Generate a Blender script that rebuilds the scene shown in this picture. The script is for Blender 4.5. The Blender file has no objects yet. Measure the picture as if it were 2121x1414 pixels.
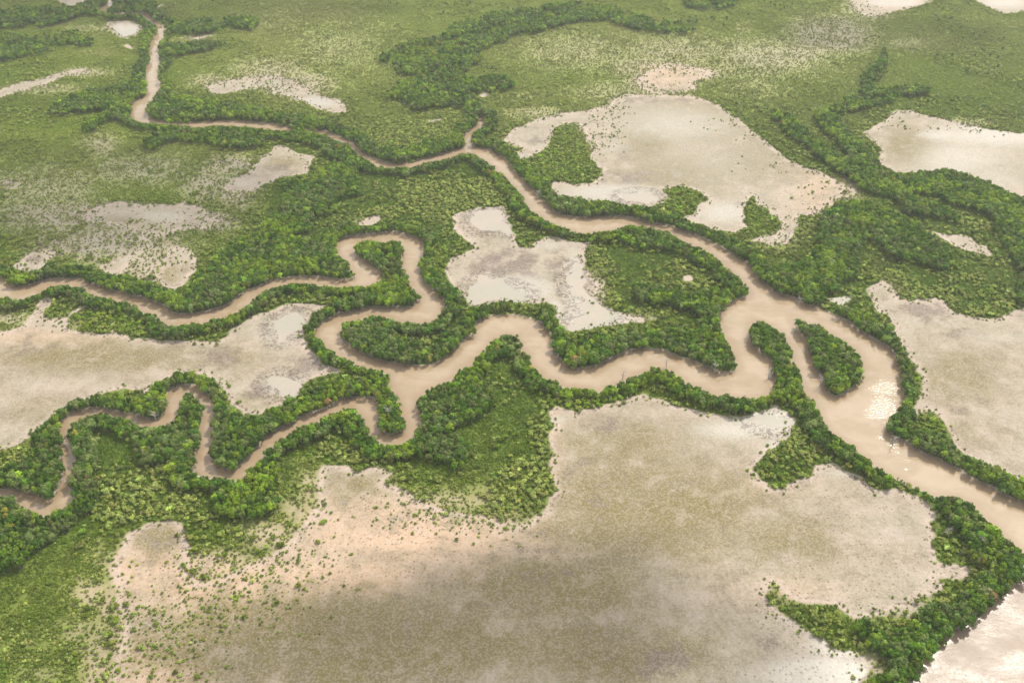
import bpy, math, random
import numpy as np
from mathutils import Vector, Matrix

# ------------------------------------------------------------------ camera, sky, sun, exposure
scene = bpy.context.scene
H = 450.0
PITCH = math.radians(37.0)
FPX = 1913.0
cam_data = bpy.data.cameras.new("camera")
cam_data.sensor_width = 36.0
cam_data.lens = 36.0 * FPX / 2121.0
cam_data.clip_start = 1.0
cam_data.clip_end = 60000.0
cam = bpy.data.objects.new("camera", cam_data)
scene.collection.objects.link(cam)
cam.location = (0, 0, H)
cam.rotation_euler = (math.pi / 2 - PITCH, 0, 0)
scene.camera = cam

SUN_AZ = math.radians(42.0)      # to the right of the view direction
SUN_EL = math.radians(49.5)
sun_dir = Vector((math.sin(SUN_AZ) * math.cos(SUN_EL), math.cos(SUN_AZ) * math.cos(SUN_EL), math.sin(SUN_EL)))
sd = bpy.data.lights.new("sun", "SUN")
sd.energy = 3.7
sd.angle = math.radians(1.2)
sd.color = (1.0, 0.94, 0.84)
sun = bpy.data.objects.new("sun", sd)
sun.rotation_euler = sun_dir.to_track_quat('Z', 'Y').to_euler()
sun.location = (600, 800, 3000)
scene.collection.objects.link(sun)

world = bpy.data.worlds.new("World")
scene.world = world
world.use_nodes = True
wt = world.node_tree
wt.nodes.clear()
wo = wt.nodes.new("ShaderNodeOutputWorld")
bg = wt.nodes.new("ShaderNodeBackground")
sky = wt.nodes.new("ShaderNodeTexSky")
sky.sky_type = 'NISHITA'
sky.sun_disc = False
sky.sun_elevation = SUN_EL
sky.sun_rotation = SUN_AZ
sky.dust_density = 2.0
tc = wt.nodes.new("ShaderNodeTexCoord")
nz = wt.nodes.new("ShaderNodeTexNoise")
nz.inputs["Scale"].default_value = 3.2
nz.inputs["Detail"].default_value = 7
nz.inputs["Roughness"].default_value = 0.6
rmp = wt.nodes.new("ShaderNodeMapRange")
rmp.interpolation_type = 'SMOOTHSTEP'
rmp.inputs["From Min"].default_value = 0.34
rmp.inputs["From Max"].default_value = 0.58
mx = wt.nodes.new("ShaderNodeMix")
mx.data_type = 'RGBA'
mx.inputs["B"].default_value = (10.5, 10.3, 10.2, 1)
wt.links.new(tc.outputs["Generated"], nz.inputs["Vector"])
wt.links.new(nz.outputs["Fac"], rmp.inputs["Value"])
wt.links.new(rmp.outputs["Result"], mx.inputs["Factor"])
wt.links.new(sky.outputs["Color"], mx.inputs["A"])
# thin cloud round the sun scatters its light forward
nrmz = wt.nodes.new("ShaderNodeVectorMath"); nrmz.operation = 'NORMALIZE'
wt.links.new(tc.outputs["Generated"], nrmz.inputs[0])
dt = wt.nodes.new("ShaderNodeVectorMath"); dt.operation = 'DOT_PRODUCT'
wt.links.new(nrmz.outputs[0], dt.inputs[0]); dt.inputs[1].default_value = tuple(sun_dir)
def wmath(op, x, y, clamp=False):
    nd = wt.nodes.new("ShaderNodeMath"); nd.operation = op; nd.use_clamp = clamp
    for i, v in enumerate((x, y)):
        if isinstance(v, (int, float)): nd.inputs[i].default_value = v
        else: wt.links.new(v, nd.inputs[i])
    return nd.outputs[0]
halo = wmath('MULTIPLY', wmath('POWER', wmath('MAXIMUM', dt.outputs["Value"], 0.0), 26.0), 34.0)
halo = wmath('MULTIPLY', halo, wmath('ADD', wmath('MULTIPLY', rmp.outputs["Result"], 0.8), 0.2))
ad = wt.nodes.new("ShaderNodeMix"); ad.data_type = 'RGBA'; ad.blend_type = 'ADD'; ad.inputs["Factor"].default_value = 1.0
hc = wt.nodes.new("ShaderNodeCombineColor")
for i in range(3): wt.links.new(wmath('MULTIPLY', halo, (1.0, 0.97, 0.93)[i]), hc.inputs[i])
wt.links.new(mx.outputs["Result"], ad.inputs["A"]); wt.links.new(hc.outputs[0], ad.inputs["B"])
wt.links.new(ad.outputs["Result"], bg.inputs["Color"])
bg.inputs["Strength"].default_value = 0.11
wt.links.new(bg.outputs["Background"], wo.inputs["Surface"])

scene.view_settings.view_transform = 'Standard'
scene.view_settings.look = 'None'
scene.view_settings.exposure = 0.35
scene.view_settings.gamma = 1.0
scene.cycles.use_denoising = True
scene.cycles.max_bounces = 6
scene.cycles.diffuse_bounces = 3
scene.cycles.transparent_max_bounces = 8

rng = np.random.default_rng(7)
CP, SP = math.cos(PITCH), math.sin(PITCH)

def ground(px, py, z=0.0):
    """where the line of sight of a photograph pixel meets the level z"""
    u = (np.asarray(px, float) - 1060.5) / FPX
    v = (707.0 - np.asarray(py, float)) / FPX
    dy = CP + v * SP
    dz = -SP + v * CP
    t = (z - H) / dz
    return u * t, dy * t

def pix(x, y, z=0.0):
    rz = z - H
    depth = y * CP - rz * SP
    up = y * SP + rz * CP
    return 1060.5 + FPX * x / depth, 707.0 - FPX * up / depth, depth

# ------------------------------------------------------------------ traced layout (photo pixels, unprojected to the ground)
def P(s):
    a = np.array([[float(c) for c in p.split(",")] for p in s.split()])
    return a

WATER = [P("""-80,570 0,574 13,587 20,598 41,598 64,593 84,586 109,580 143,580 173,580 183,589 201,591 214,594 224,605 249,606
267,615 288,615 303,622 320,629 339,636 349,645 356,653 369,653 407,652 433,647 471,635 489,622 509,605 540,596 545,591 568,580
594,578 627,575 657,575 693,580 713,582 734,579 739,566 729,559 726,543 706,531 695,513 698,500 734,489 772,485 785,487 800,481
818,481 838,486 858,493 879,503 876,528 869,549 871,574 881,592 904,612 919,622 922,635 909,648 897,667 874,668 830,667 797,655
767,652 746,659 713,666 703,681 706,708 726,720 746,733 772,746 810,755 835,760 894,760 912,751 937,731 950,720 963,708 983,694
991,681 988,673 1006,661 1029,655 1065,654 1075,654 1098,661 1119,671 1134,691 1144,704 1143,725 1154,746 1169,759 1187,767 1223,764
1248,756 1276,743 1302,729 1327,724 1366,725 1404,743 1424,746 1450,757 1467,764 1493,774 1526,774 1535,764 1528,751 1523,731
1508,708 1498,686 1490,668 1493,643 1513,630 1534,622 1551,617 1555,607 1549,589 1526,569 1503,551 1483,533 1462,515 1437,508
1406,493 1386,480 1353,472 1330,468 1297,465 1271,475 1251,479 1225,482 1192,482 1180,475 1149,465 1134,459 1119,447 1101,437
1085,416 1080,400 1060,380 1045,362 1029,354 1011,336 988,321 963,317 912,331 848,347 830,345 800,348 782,345 765,333 750,324
735,313 722,297 700,292 675,278 645,272 600,268 540,262 480,258 445,257 412,263 375,260 340,258 316,257 300,254 280,249 271,240
273,222 279,211 290,206 302,200 305,195 302,182 305,165 303,155 304,143 309,133 312,118 313,108 312,98 314,88 320,78 326,68 327,60
322,50 312,49 306,40 297,33 282,29 262,29 243,32 230,28 217,24 205,23 207,17 218,14 225,11 219,-12
229,-12 234,10 226,15 218,22 235,27 262,26 285,26 301,29 318,38 320,46 336,52 345,60 342,65 335,70 334,80 329,90 328,108 330,125
328,140 323,150 327,165 333,175 331,185 322,195 317,207 302,218 302,232 310,246 330,252 360,255 400,256 445,254 500,255 560,262
600,265 630,268 665,271 690,279 712,288 725,293 745,308 765,327 790,336 820,341 845,339 870,333 900,325 930,317 960,308 965,304
962,285 972,272 988,262 995,240 1001,240 1005,258 990,268 976,277 974,292 978,305 1008,309 1021,313 1026,322 1049,331 1060,352
1085,378 1108,398 1121,416 1144,439 1162,448 1213,452 1276,450 1309,453 1340,462 1391,471 1416,482 1455,495 1493,513 1518,531
1544,545 1559,566 1579,587 1606,610 1645,619 1665,633 1701,640 1724,655 1754,666 1774,683 1810,707 1833,715 1851,736 1857,751
1864,774 1864,797 1874,820 1871,827 1856,845 1841,863 1836,893 1851,911 1876,921 1902,937 1920,946 1943,955 1971,969 1991,976
2004,990 2032,1003 2052,1011 2080,1028 2105,1039 2121,1044 2240,1085 2420,1150 2500,1600 1860,1600 1885,1450 1897,1414 1909,1395
1912,1377 1935,1357 1958,1331 1978,1311 2011,1298 2019,1286 2052,1255 2077,1247 2100,1227 2118,1212 2130,1190 2130,1165 2121,1145
2111,1135 2093,1120 2080,1100 2065,1087 2044,1074 2027,1056 2014,1039 1976,1026 1937,1028 1912,1011 1899,1005 1881,1003 1866,988
1846,983 1830,970 1810,960 1805,949 1785,937 1772,924 1754,914 1724,896 1713,881 1706,865 1696,843 1688,825 1670,817 1662,797
1657,766 1645,748 1642,725 1629,706 1622,689 1596,671 1574,663 1554,671 1549,694 1559,720 1582,738 1591,748 1601,764 1599,807
1589,815 1569,822 1549,822 1531,823 1513,818 1477,815 1447,799 1424,795 1409,779 1393,765 1373,764 1355,757 1332,769 1309,779
1294,789 1287,790 1264,798 1241,809 1223,804 1187,802 1164,799 1157,787 1124,781 1119,769 1098,751 1098,738 1085,725 1080,706
1075,694 1060,693 1047,692 1019,704 1001,725 981,743 978,756 953,761 940,771 937,784 912,792 886,804 881,812 866,825 861,845
871,858 871,873 863,883 858,901 835,915 810,920 795,919 785,911 767,899 762,883 751,863 741,848 723,840 708,843 693,845 667,853
657,867 624,873 619,881 604,883 581,899 563,911 568,924 555,927 545,944 530,960 509,972 499,988 476,990 448,988 420,983 405,976
410,970 407,957 412,939 415,916 412,888 424,878 423,863 425,840 412,825 390,812 374,820 372,843 361,865 351,876 341,878 313,883
288,881 275,871 242,860 219,851 188,857 163,865 143,878 140,893 140,919 153,929 150,944 150,967 145,985 135,1005 143,1016
150,1033 137,1046 112,1054 109,1062 76,1062 66,1054 46,1044 28,1028 0,1027 -80,1022 -80,1012 0,1019 25,1016 48,1021 64,1028
84,1031 97,1041 109,1039 125,1016 127,1000 137,985 137,970 130,960 137,944 130,934 131,916 125,899 127,881 137,873 143,859
188,848 219,846 239,853 257,858 275,863 305,871 333,871 344,863 346,848 344,825 349,811 367,802 392,799 407,802 415,812 428,822
440,832 446,858 433,871 440,888 435,909 430,934 433,955 446,967 468,975 484,976 499,967 512,955 522,937 545,927 548,914 568,901
589,888 614,876 637,865 657,857 680,849 693,840 713,830 729,825 757,825 774,827 782,845 778,865 785,883 787,896 800,905 810,906
833,899 843,886 839,863 833,843 825,825 813,802 807,776 792,766 772,762 746,759 739,748 708,741 688,728 673,715 665,703 652,694
657,684 665,673 675,664 693,661 703,650 723,649 746,643 767,638 805,638 836,640 861,638 869,622 874,615 861,602 852,592 851,574
836,559 834,538 838,518 830,500 813,496 795,503 767,496 746,500 731,513 727,523 734,531 751,538 772,551 785,566 787,579 777,587
759,592 734,592 695,592 662,589 632,585 594,587 561,594 545,600 530,612 524,615 519,627 496,640 471,654 443,659 420,669 397,669
356,673 344,672 331,663 328,653 316,648 300,647 288,640 275,627 260,622 242,624 229,615 209,613 183,607 173,597 143,589 127,589
102,592 89,601 79,607 59,613 38,620 10,616 0,615 -80,612"""),
P("545,912 568,899 589,886 614,874 637,863 657,855 680,847 693,838 702,848 667,860 657,873 624,881 604,891 581,907 563,919 548,932"),
P("395,255 445,252 500,251 560,258 605,265 600,271 560,269 500,262 445,261 395,265")]
ISLAND = [P("""1634,658 1647,654 1678,671 1696,670 1708,681 1724,694 1744,702 1769,720 1782,733 1792,766 1785,792 1772,804 1757,815
1734,826 1716,820 1706,802 1703,784 1688,774 1685,751 1675,731 1670,708 1657,694 1642,673""")]
MUD = [P(s) for s in """1136,853 1154,841 1195,855 1231,848 1259,835 1289,829 1307,821 1340,821 1365,826 1404,843 1427,850 1467,858 1505,863 1531,864 1556,858 1589,850 1604,837 1614,843 1627,855 1652,873 1647,888 1632,906 1614,929 1596,944 1590,934 1569,957 1559,970 1569,983 1572,993 1581,1000 1596,1013 1612,1016 1627,1008 1657,993 1683,983 1685,967 1724,960 1754,975 1790,988 1795,1003 1815,1016 1861,1013 1886,1023 1912,1036 1932,1059 1942,1069 1930,1085 1935,1110 1927,1118 1937,1133 1942,1161 1963,1172 1993,1171 2009,1179 2011,1191 1998,1202 1978,1204 1958,1199 1930,1191 1948,1204 1958,1219 1937,1230 1907,1237 1881,1258 1836,1270 1797,1275 1769,1281 1744,1265 1721,1253 1683,1253 1657,1245 1632,1232 1612,1222 1599,1202 1596,1227 1576,1225 1594,1242 1609,1260 1632,1278 1657,1298 1683,1316 1708,1324 1734,1347 1764,1347 1785,1354 1795,1375 1787,1414 1770,1600 220,1600 225,1414 250,1350 262,1290 240,1230 232,1190 245,1150 258,1110 270,1100 300,1088 345,1078 375,1082 385,1095 395,1130 392,1180 420,1210 470,1190 530,1165 590,1130 640,1075 665,1045 660,1000 658,975 668,963 700,965 720,965 732,976 755,979 765,968 785,966 800,975 810,985 795,1003 830,1010 870,1040 930,1060 1000,1070 1050,1085 1090,1088 1125,1060 1140,1040 1146,1010 1143,970 1140,930 1143,900 1150,880 1142,860
-80,690 0,685 46,678 61,655 74,638 87,622 102,617 109,625 94,643 92,661 109,663 137,661 153,645 173,633 183,633 163,645 143,661 140,681 163,689 183,689 216,691 239,681 244,691 280,699 318,699 331,706 407,706 445,710 466,701 476,684 496,673 514,658 540,648 561,643 594,630 624,630 657,630 680,633 675,638 652,648 639,663 632,681 631,704 639,720 660,736 673,753 693,759 713,774 683,776 657,781 639,792 624,809 619,820 594,835 568,848 540,860 509,863 491,850 473,827 466,812 448,789 428,779 395,774 369,776 331,794 305,815 295,825 283,812 260,806 229,809 193,825 158,835 122,853 112,868 81,888 74,906 46,916 20,929 0,937 -80,960
937,449 947,442 965,439 988,429 1014,429 1044,429 1047,439 1060,449 1049,454 1060,468 1062,480 1067,495 1075,513 1093,513 1106,503 1124,493 1136,489 1167,495 1192,503 1218,503 1236,498 1225,508 1215,523 1212,541 1216,561 1228,575 1238,590 1246,617 1248,630 1269,643 1302,653 1340,661 1373,661 1348,663 1322,671 1289,671 1264,676 1243,678 1213,681 1187,689 1169,684 1149,663 1154,650 1147,633 1124,626 1116,635 1091,630 1060,626 1039,626 1014,630 993,638 973,638 963,620 947,599 927,579 919,564 927,546 937,533 958,526 981,513 963,495 942,477 937,459
1040,292 1060,270 1093,257 1124,247 1149,242 1180,234 1197,232 1223,229 1243,224 1259,224 1271,209 1284,199 1304,197 1330,199 1378,199 1429,200 1455,204 1493,221 1518,242 1544,260 1564,275 1584,290 1606,308 1632,331 1665,346 1693,356 1718,365 1744,383 1749,396 1734,409 1713,429 1693,439 1678,447 1655,449 1652,470 1637,493 1632,507 1612,505 1600,512 1581,500 1551,504 1569,495 1595,491 1606,487 1622,470 1619,457 1596,444 1590,432 1569,424 1559,405 1554,411 1545,425 1540,440 1544,447 1541,462 1551,472 1531,477 1523,484 1506,480 1472,477 1457,465 1434,465 1419,452 1442,439 1447,426 1465,414 1457,401 1429,391 1404,386 1391,391 1371,391 1378,401 1386,411 1376,421 1358,424 1337,431 1304,431 1284,426 1238,419 1213,419 1197,412 1157,409 1139,386 1149,377 1169,377 1195,383 1223,381 1241,370 1246,356 1238,341 1223,331 1228,313 1235,300 1225,290 1218,288 1210,267 1192,255 1167,257 1149,267 1144,283 1131,305 1119,318 1093,326 1078,333 1065,318 1085,311 1060,300
1790,275 1810,262 1830,252 1841,239 1858,229 1886,229 1907,237 1937,244 1976,255 2014,262 2052,270 2121,277 2240,288 2240,435 2121,411 2090,403 2060,386 2034,378 2001,363 1963,354 1912,358 1861,365 1848,360 1846,351 1823,341 1818,328 1825,321 1820,305 1802,290
1792,601 1810,589 1825,580 1846,594 1856,615 1881,622 1907,622 1937,616 1958,622 1963,638 1978,648 2009,655 2052,661 2077,658 2093,650 2121,635 2240,600 2240,1050 2121,1005 2090,983 2065,975 2034,955 1998,942 1981,927 1973,904 1958,888 1953,873 1942,858 1922,848 1899,863 1889,853 1902,827 1912,802 1904,774 1886,746 1869,718 1861,702 1841,691 1856,676 1836,653 1813,645 1802,620
1716,620 1764,613 1757,625 1749,634 1739,633
1904,471 1935,482 1963,487 1986,486 2014,493 2024,508 2044,513 2056,526 2049,532 2026,528 1988,515 1971,510 1958,498 1937,487
191,434 216,426 242,421 293,426 344,424 382,423 412,429 433,444 453,459 433,477 407,472 369,477 326,490 293,487 255,472 216,462 178,459 173,447
33,549 51,533 84,523 109,513 117,526 102,543 84,564 41,568 32,559
204,554 229,543 260,528 280,528 267,551 247,571 221,574
323,574 336,546 344,526 369,513 397,518 412,538 407,554 395,574 379,589 361,603 344,597
652,328 637,321 609,316 591,303 571,303 550,323 530,341 522,355 484,373 463,391 479,400 509,396 530,398 545,383 581,370 606,365 637,360 642,344
423,181 458,173 496,163 540,163 555,158 594,163 619,178 645,193 667,199 683,206 703,206 713,219 723,232 695,235 657,227 639,214 617,206 601,201 568,193 558,181 530,182 509,187 453,197 433,188
221,46 255,43 280,47 297,57 283,74 265,81 250,79 232,66
257,92 277,97 275,103 260,100
-80,212 0,188 38,173 89,163 140,148 176,143 176,150 132,160 102,173 51,188 15,199 -80,230
105,-20 210,-20 188,1 173,8 148,13 127,10
322,13 341,10 328,19
1759,-30 1759,0 1774,18 1795,33 1823,33 1851,25 1886,18 1930,5 1940,-30
2000,-30 2016,0 2052,18 2077,29 2121,25 2240,22 2240,-30
996,191 1015,195 1006,201 991,204
1318,168 1340,150 1368,138 1400,134 1432,140 1462,148 1480,154 1450,163 1434,172 1440,184 1425,189 1391,190 1353,189 1328,184
739,472 759,452 790,448 787,459 772,470 754,472
1409,569 1427,571 1439,582 1416,584
397,78 438,74 407,85
872,254 890,250 922,246 921,248 895,253""".split("\n")]
FOREST = [P(s) for s in """350,652 372,625 405,595 430,558 470,523 500,503 540,492 600,500 640,505 690,520 726,545 739,566 734,579 657,575 594,578 540,596 489,622 433,647
583,398 594,383 657,370 673,355 688,345 735,345 745,360 734,380 741,401 706,408 652,406 616,416 589,419
589,419 640,410 700,412 690,440 640,450 600,440
560,470 600,450 650,455 640,480 580,490 520,490
790,120 830,100 870,88 910,85 930,60 1000,40 1060,25 1100,25 1060,60 1020,90 1000,100 990,130 960,150 975,165 1050,165 1060,180 1000,190 960,190 990,215 1010,240 1000,250 975,240 950,215 900,225 850,225 830,210 795,205 830,175 870,165 880,150 820,155 850,140 790,130
1060,40 1140,18 1200,12 1260,22 1320,38 1370,50 1450,50 1440,65 1370,68 1320,60 1260,42 1200,42 1140,55 1100,70 1060,80 1020,90 1000,60
1410,-20 1540,-20 1520,10 1480,20 1420,12
1600,235 1640,250 1680,290 1740,330 1790,365 1830,375 1800,400 1750,365 1690,320 1650,290 1620,260
1690,245 1740,215 1790,200 1830,190 1860,185 1930,190 1870,200 1830,215 1780,225 1740,235 1730,250 1760,290 1790,310 1820,350 1830,380 1780,360 1740,300 1700,265
1790,210 1780,170 1800,150 1820,130 1830,110 1840,130 1820,160 1810,185 1800,210
1780,385 1820,365 1861,368 1912,361 1963,357 2034,381 2090,406 2121,414 2240,445 2240,540 2121,500 2080,470 2040,440 1980,420 1940,405 1900,400 1880,420 1840,410 1800,395
1840,400 1900,420 1960,440 1990,460 1940,450 1880,440
2060,455 2121,475 2240,500 2240,640 2121,640 2100,600 2110,560 2090,520 2060,480
1706,447 1724,434 1759,426 1797,429 1830,439 1851,452 1874,465 1899,482 1932,503 1950,523 1963,543 1958,561 1937,554 1899,543 1861,533 1836,513 1815,495 1797,493 1785,513 1772,541 1769,566 1746,587 1724,599 1703,605 1688,617 1645,617 1606,607 1581,584 1581,569 1632,561 1683,543 1696,515 1698,477
1280,472 1297,467 1340,470 1386,480 1437,508 1483,533 1526,569 1555,607 1551,617 1520,620 1500,590 1480,570 1450,550 1420,530 1380,515 1330,510 1280,500
1310,600 1350,605 1420,615 1460,605 1490,620 1500,640 1490,668 1509,696 1535,764 1526,774 1480,770 1440,745 1400,735 1366,722 1327,722 1276,740 1223,762 1187,765 1165,750 1200,720 1260,700 1330,685 1400,690 1440,700 1450,680 1450,650 1400,635 1330,625
1549,700 1574,663 1622,689 1662,797 1713,881 1690,880 1650,850 1610,830 1595,815 1601,764
861,840 866,825 912,792 942,776 988,779 1006,807 1019,827 1014,858 988,865 963,868 937,888 886,893 869,878
835,916 861,901 907,888 937,904 958,929 958,962 937,972 899,955 861,939 835,930
985,745 1016,713 1047,692 1080,700 1098,738 1124,781 1150,790 1110,800 1090,770 1070,740 1040,735 1000,750
703,670 750,660 800,660 815,690 830,715 870,735 930,715 960,690 985,665 991,681 963,708 912,751 894,760 810,755 746,733 706,708
1634,658 1696,670 1744,702 1792,766 1785,792 1734,826 1703,784 1670,708
571,924 578,899 619,876 667,853 723,840 751,863 767,899 795,921 772,929 734,914 708,901 683,893 645,909 606,924 581,934
430,934 440,888 446,858 470,860 520,880 548,880 560,865 600,850 640,820 700,800 760,790 800,775 825,825 843,886 800,905 778,865 774,827 713,830 657,857 589,888 548,914 512,955 484,976 446,967
143,878 163,865 219,851 288,881 351,876 374,820 390,812 425,840 424,878 412,888 412,939 405,976 430,990 400,985 370,975 350,955 300,955 280,930 270,910 240,885 200,880 180,900 178,940 165,960 150,950 140,919
450,990 500,988 530,960 555,935 570,940 570,980 560,1010 575,1050 540,1070 480,1070 450,1050 430,1010
-80,1025 0,1027 28,1028 46,1044 76,1062 109,1062 150,1046 160,1060 130,1090 110,1120 60,1140 30,1170 0,1180 -80,1180
84,929 97,916 122,904 132,929 137,985 125,1016 109,1039 84,1031 25,1016 0,1018 -80,1010 -80,985 0,985 38,975 51,950
1937,1054 1976,1036 2027,1057 2065,1087 2093,1120 2121,1156 2118,1191 2103,1217 2077,1247 2047,1258 2014,1291 1978,1311 1937,1354 1909,1382 1897,1414 1860,1600 1740,1600 1800,1430 1820,1408 1836,1393 1853,1359 1823,1342 1797,1326 1772,1309 1785,1301 1810,1314 1856,1326 1886,1303 1907,1283 1932,1258 1963,1255 1993,1237 2039,1212 2060,1186 2039,1174 2014,1163 1993,1143 2001,1120 1988,1092 1963,1067
1836,893 1841,863 1870,860 1900,880 1930,910 1950,930 2000,960 2060,990 2121,1030 2240,1070 2240,1085 2121,1044 2052,1011 1991,976 1902,937 1851,911
-80,35 0,28 60,18 120,18 200,0 215,12 160,35 80,55 0,60 -80,65
-80,85 0,75 60,80 160,70 190,90 120,100 40,120 -80,130
217,12 260,2 320,5 318,30 280,24 240,28
320,45 345,55 420,45 500,40 540,45 520,60 440,65 390,75 350,80 330,75
328,90 360,100 440,92 470,95 380,110 340,122 335,165 340,175 325,200 312,205 318,190 334,175 326,160 330,125
100,230 150,210 200,190 290,180 305,200 275,215 200,225 120,235
170,275 180,255 240,230 270,215 268,240 220,250 180,278
295,305 320,285 400,265 450,262 520,262 560,280 540,300 480,305 430,300 350,285 310,310
560,264 640,278 700,300 740,330 790,350 860,352 850,362 760,355 700,330 640,300 570,280
303,215 320,235 420,235 520,243 600,255 690,270 760,300 800,328 870,322 960,290 985,240 975,235 940,285 860,312 800,318 740,290 680,258 560,240 430,212 330,205
1144,412 1200,416 1280,428 1340,440 1400,455 1380,466 1300,450 1213,448 1162,444
1062,340 1085,370 1115,385 1144,420 1140,436 1100,400 1070,370
1080,395 1120,420 1149,455 1180,478 1130,470 1100,450 1060,400 1030,355 1050,360
90,592 150,585 200,600 230,620 180,625 120,605
30,560 90,560 110,575 60,590 20,590
205,590 250,580 290,600 330,630 300,618 250,605
310,790 380,780 395,797 350,808 345,860 310,865 290,850 300,820
640,680 620,690 650,650 700,640 760,625 800,600 860,600 870,615 850,635 770,635 700,645
860,500 870,570 900,612 922,635 945,640 930,600 885,565 875,520
130,580 180,588 160,578""".split("\n")]
PALE = [P(s) for s in """740,262 780,250 860,240 940,225 970,240 955,285 860,312 800,318 765,295
820,375 850,368 930,372 1000,368 1060,400 1040,425 965,435 935,460 910,470 850,440 820,420
700,470 730,445 800,425 850,440 810,455 745,470
1225,508 1261,515 1281,549 1269,571 1274,592 1289,625 1276,630 1253,617 1243,584 1228,554
1355,559 1391,536 1416,538 1442,561 1498,587 1488,597 1457,599 1437,597 1411,589 1378,574
1907,421 1963,434 2001,447 2052,459 2088,472 2065,474 2014,470 1957,455 1925,442
1846,574 1861,559 1886,589 1963,595 1978,617 1963,640 1930,622 1881,622 1856,612
1963,559 2044,569 2039,579 1990,575
1978,640 2050,625 2121,600 2121,635 2052,661 2009,655
200,1000 260,980 340,960 400,1000 420,1030 380,1070 300,1080 220,1080 180,1060
-80,925 0,922 50,915 60,940 40,975 0,980 -80,980
645,942 670,919 733,922 785,949 734,965 683,960
1090,860 1140,870 1142,930 1143,1010 1110,1070 1060,1080 990,1060 1000,1000 1060,960 1100,930
1632,895 1665,880 1700,890 1720,915 1690,945 1650,950 1632,915
395,585 440,560 470,540 520,545 540,560 480,570 430,590 400,610
480,545 560,515 640,520 660,545 600,555 520,560
580,450 620,440 660,450 650,465 590,468
830,672 900,668 930,690 900,720 860,712 835,690
1640,480 1690,450 1700,470 1660,500 1640,520 1600,530 1580,515
1930,100 2000,95 2080,125 2040,150 1990,140
1990,70 2030,80 1980,110 1900,120 1920,100
1940,40 1990,35 2000,55 1960,60""".split("\n")]
LIME = [P(s) for s in """632,660 660,640 680,645 650,690 665,715 700,745 740,765 790,785 730,790 693,760 660,735 638,710
1139,300 1150,268 1190,262 1215,290 1225,320 1238,345 1230,370 1200,378 1140,372 1100,345 1110,322
1370,395 1404,388 1455,402 1440,430 1400,450 1380,425
1550,425 1590,440 1610,460 1600,485 1560,490 1545,470
50,910 110,870 160,835 230,812 290,830 380,780 430,782 465,815 490,850 480,870 440,820 400,795 340,800 290,840 230,830 150,850 110,890
790,455 860,460 885,500 870,490 830,475 790,475
1150,490 1250,485 1280,480 1210,500
1120,820 1250,815 1300,800 1290,825 1230,845 1150,840
1880,900 1920,855 1945,870 1970,930 1930,905
1860,700 1900,770 1905,820 1885,850 1875,800 1850,735
1700,650 1760,680 1830,700 1850,735 1760,690
150,650 230,640 330,665 300,690 180,690
560,640 620,625 660,620 640,635
860,520 900,500 940,520 920,560 885,560
970,290 1010,290 1060,330 1010,310""".split("\n")]
def G(s):
    return [tuple(float(c) for c in p.split(",")) for p in s.split()]
# soft patches: x, y, radius x, radius y, amount
SPARSE = G("""700,100,170,100,.5 560,150,110,40,.8 600,40,150,50,.45 1200,110,180,55,.6 1400,110,160,45,.75 1300,190,160,35,.6 1580,120,170,50,.8
1720,75,100,45,1.1 1660,110,80,30,.9 1560,180,100,35,.5 90,390,190,70,.55 300,350,170,50,.6 430,380,80,50,.7 120,450,170,50,.75 240,505,150,45,1 120,510,80,30,.8
210,300,50,35,.75 180,152,70,12,.8 100,185,90,14,.7 180,60,70,12,.6 490,400,50,40,.8 300,545,60,45,1 10,383,40,14,1 1880,90,90,25,.5
1340,140,100,30,.9 1460,150,70,25,.8 1240,270,50,40,1 620,175,90,30,1 440,170,60,20,.8 400,78,60,14,.6 60,1340,140,90,.22 270,1340,70,110,.9 205,1380,45,110,.75 225,1250,30,60,.7 170,1310,60,40,.55 90,1400,80,30,.4 190,1230,50,40,.7
240,1160,60,50,.5 440,1170,110,35,.9 560,1110,80,40,.7 900,1040,140,30,.6 1050,1075,70,25,.6 1000,1040,60,40,.5 460,460,50,30,.7 1760,390,40,30,.8
1990,255,100,10,.7 1800,15,60,30,1 1690,420,60,30,.5 1360,170,70,30,1.2 1110,235,80,16,.7 620,1060,60,40,.6 640,1010,30,50,.6 780,990,60,25,.5
20,660,70,20,.6 130,670,50,16,.6 1850,620,30,60,.5 1610,500,50,20,.6 1880,1260,80,25,.8 1620,1235,40,25,.5 1800,1390,40,40,.8 1950,1190,50,14,.6
1240,600,20,50,.7 1300,655,60,8,.7 760,460,40,10,.5 480,340,70,30,.8 200,110,60,8,.4 1540,60,30,20,.5 1080,200,60,20,.4""")
FRINGE = G("""330,1330,170,60,.9 480,1240,140,50,.9 600,1160,60,50,.7 970,1100,110,28,.9 250,1270,60,60,.6 420,1190,80,40,.9 200,1380,100,40,.9
360,1100,80,15,.2 560,1150,80,40,.8 260,500,200,40,1.2 430,460,40,30,.8 360,530,60,25,.7 200,440,60,25,.9 1370,140,110,20,.9 1260,250,40,50,1 
1700,400,60,30,.35 1640,480,30,40,.6 1840,255,60,20,.5 2040,270,140,10,.8 560,180,80,20,.8 620,1300,20,20,.1 1840,1265,100,18,.9 1780,25,40,20,.8
1620,1255,60,25,.6 1700,1325,80,20,.4 1790,1370,30,50,1 1660,350,120,12,.6 1560,260,120,25,.4 2050,515,50,14,.9 90,670,120,16,.7 1230,575,16,60,.6
1150,1000,12,90,.35 640,330,30,12,.3 670,1080,40,30,.5 230,1120,30,50,.5 1040,1095,60,15,.6 180,165,60,10,.6 1330,185,60,12,.6""")
PLAIN = G("""1000,60,1400,150,1 200,330,330,110,.9 150,480,200,50,.8 2000,180,200,60,.5 560,250,100,40,.4""")
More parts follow.
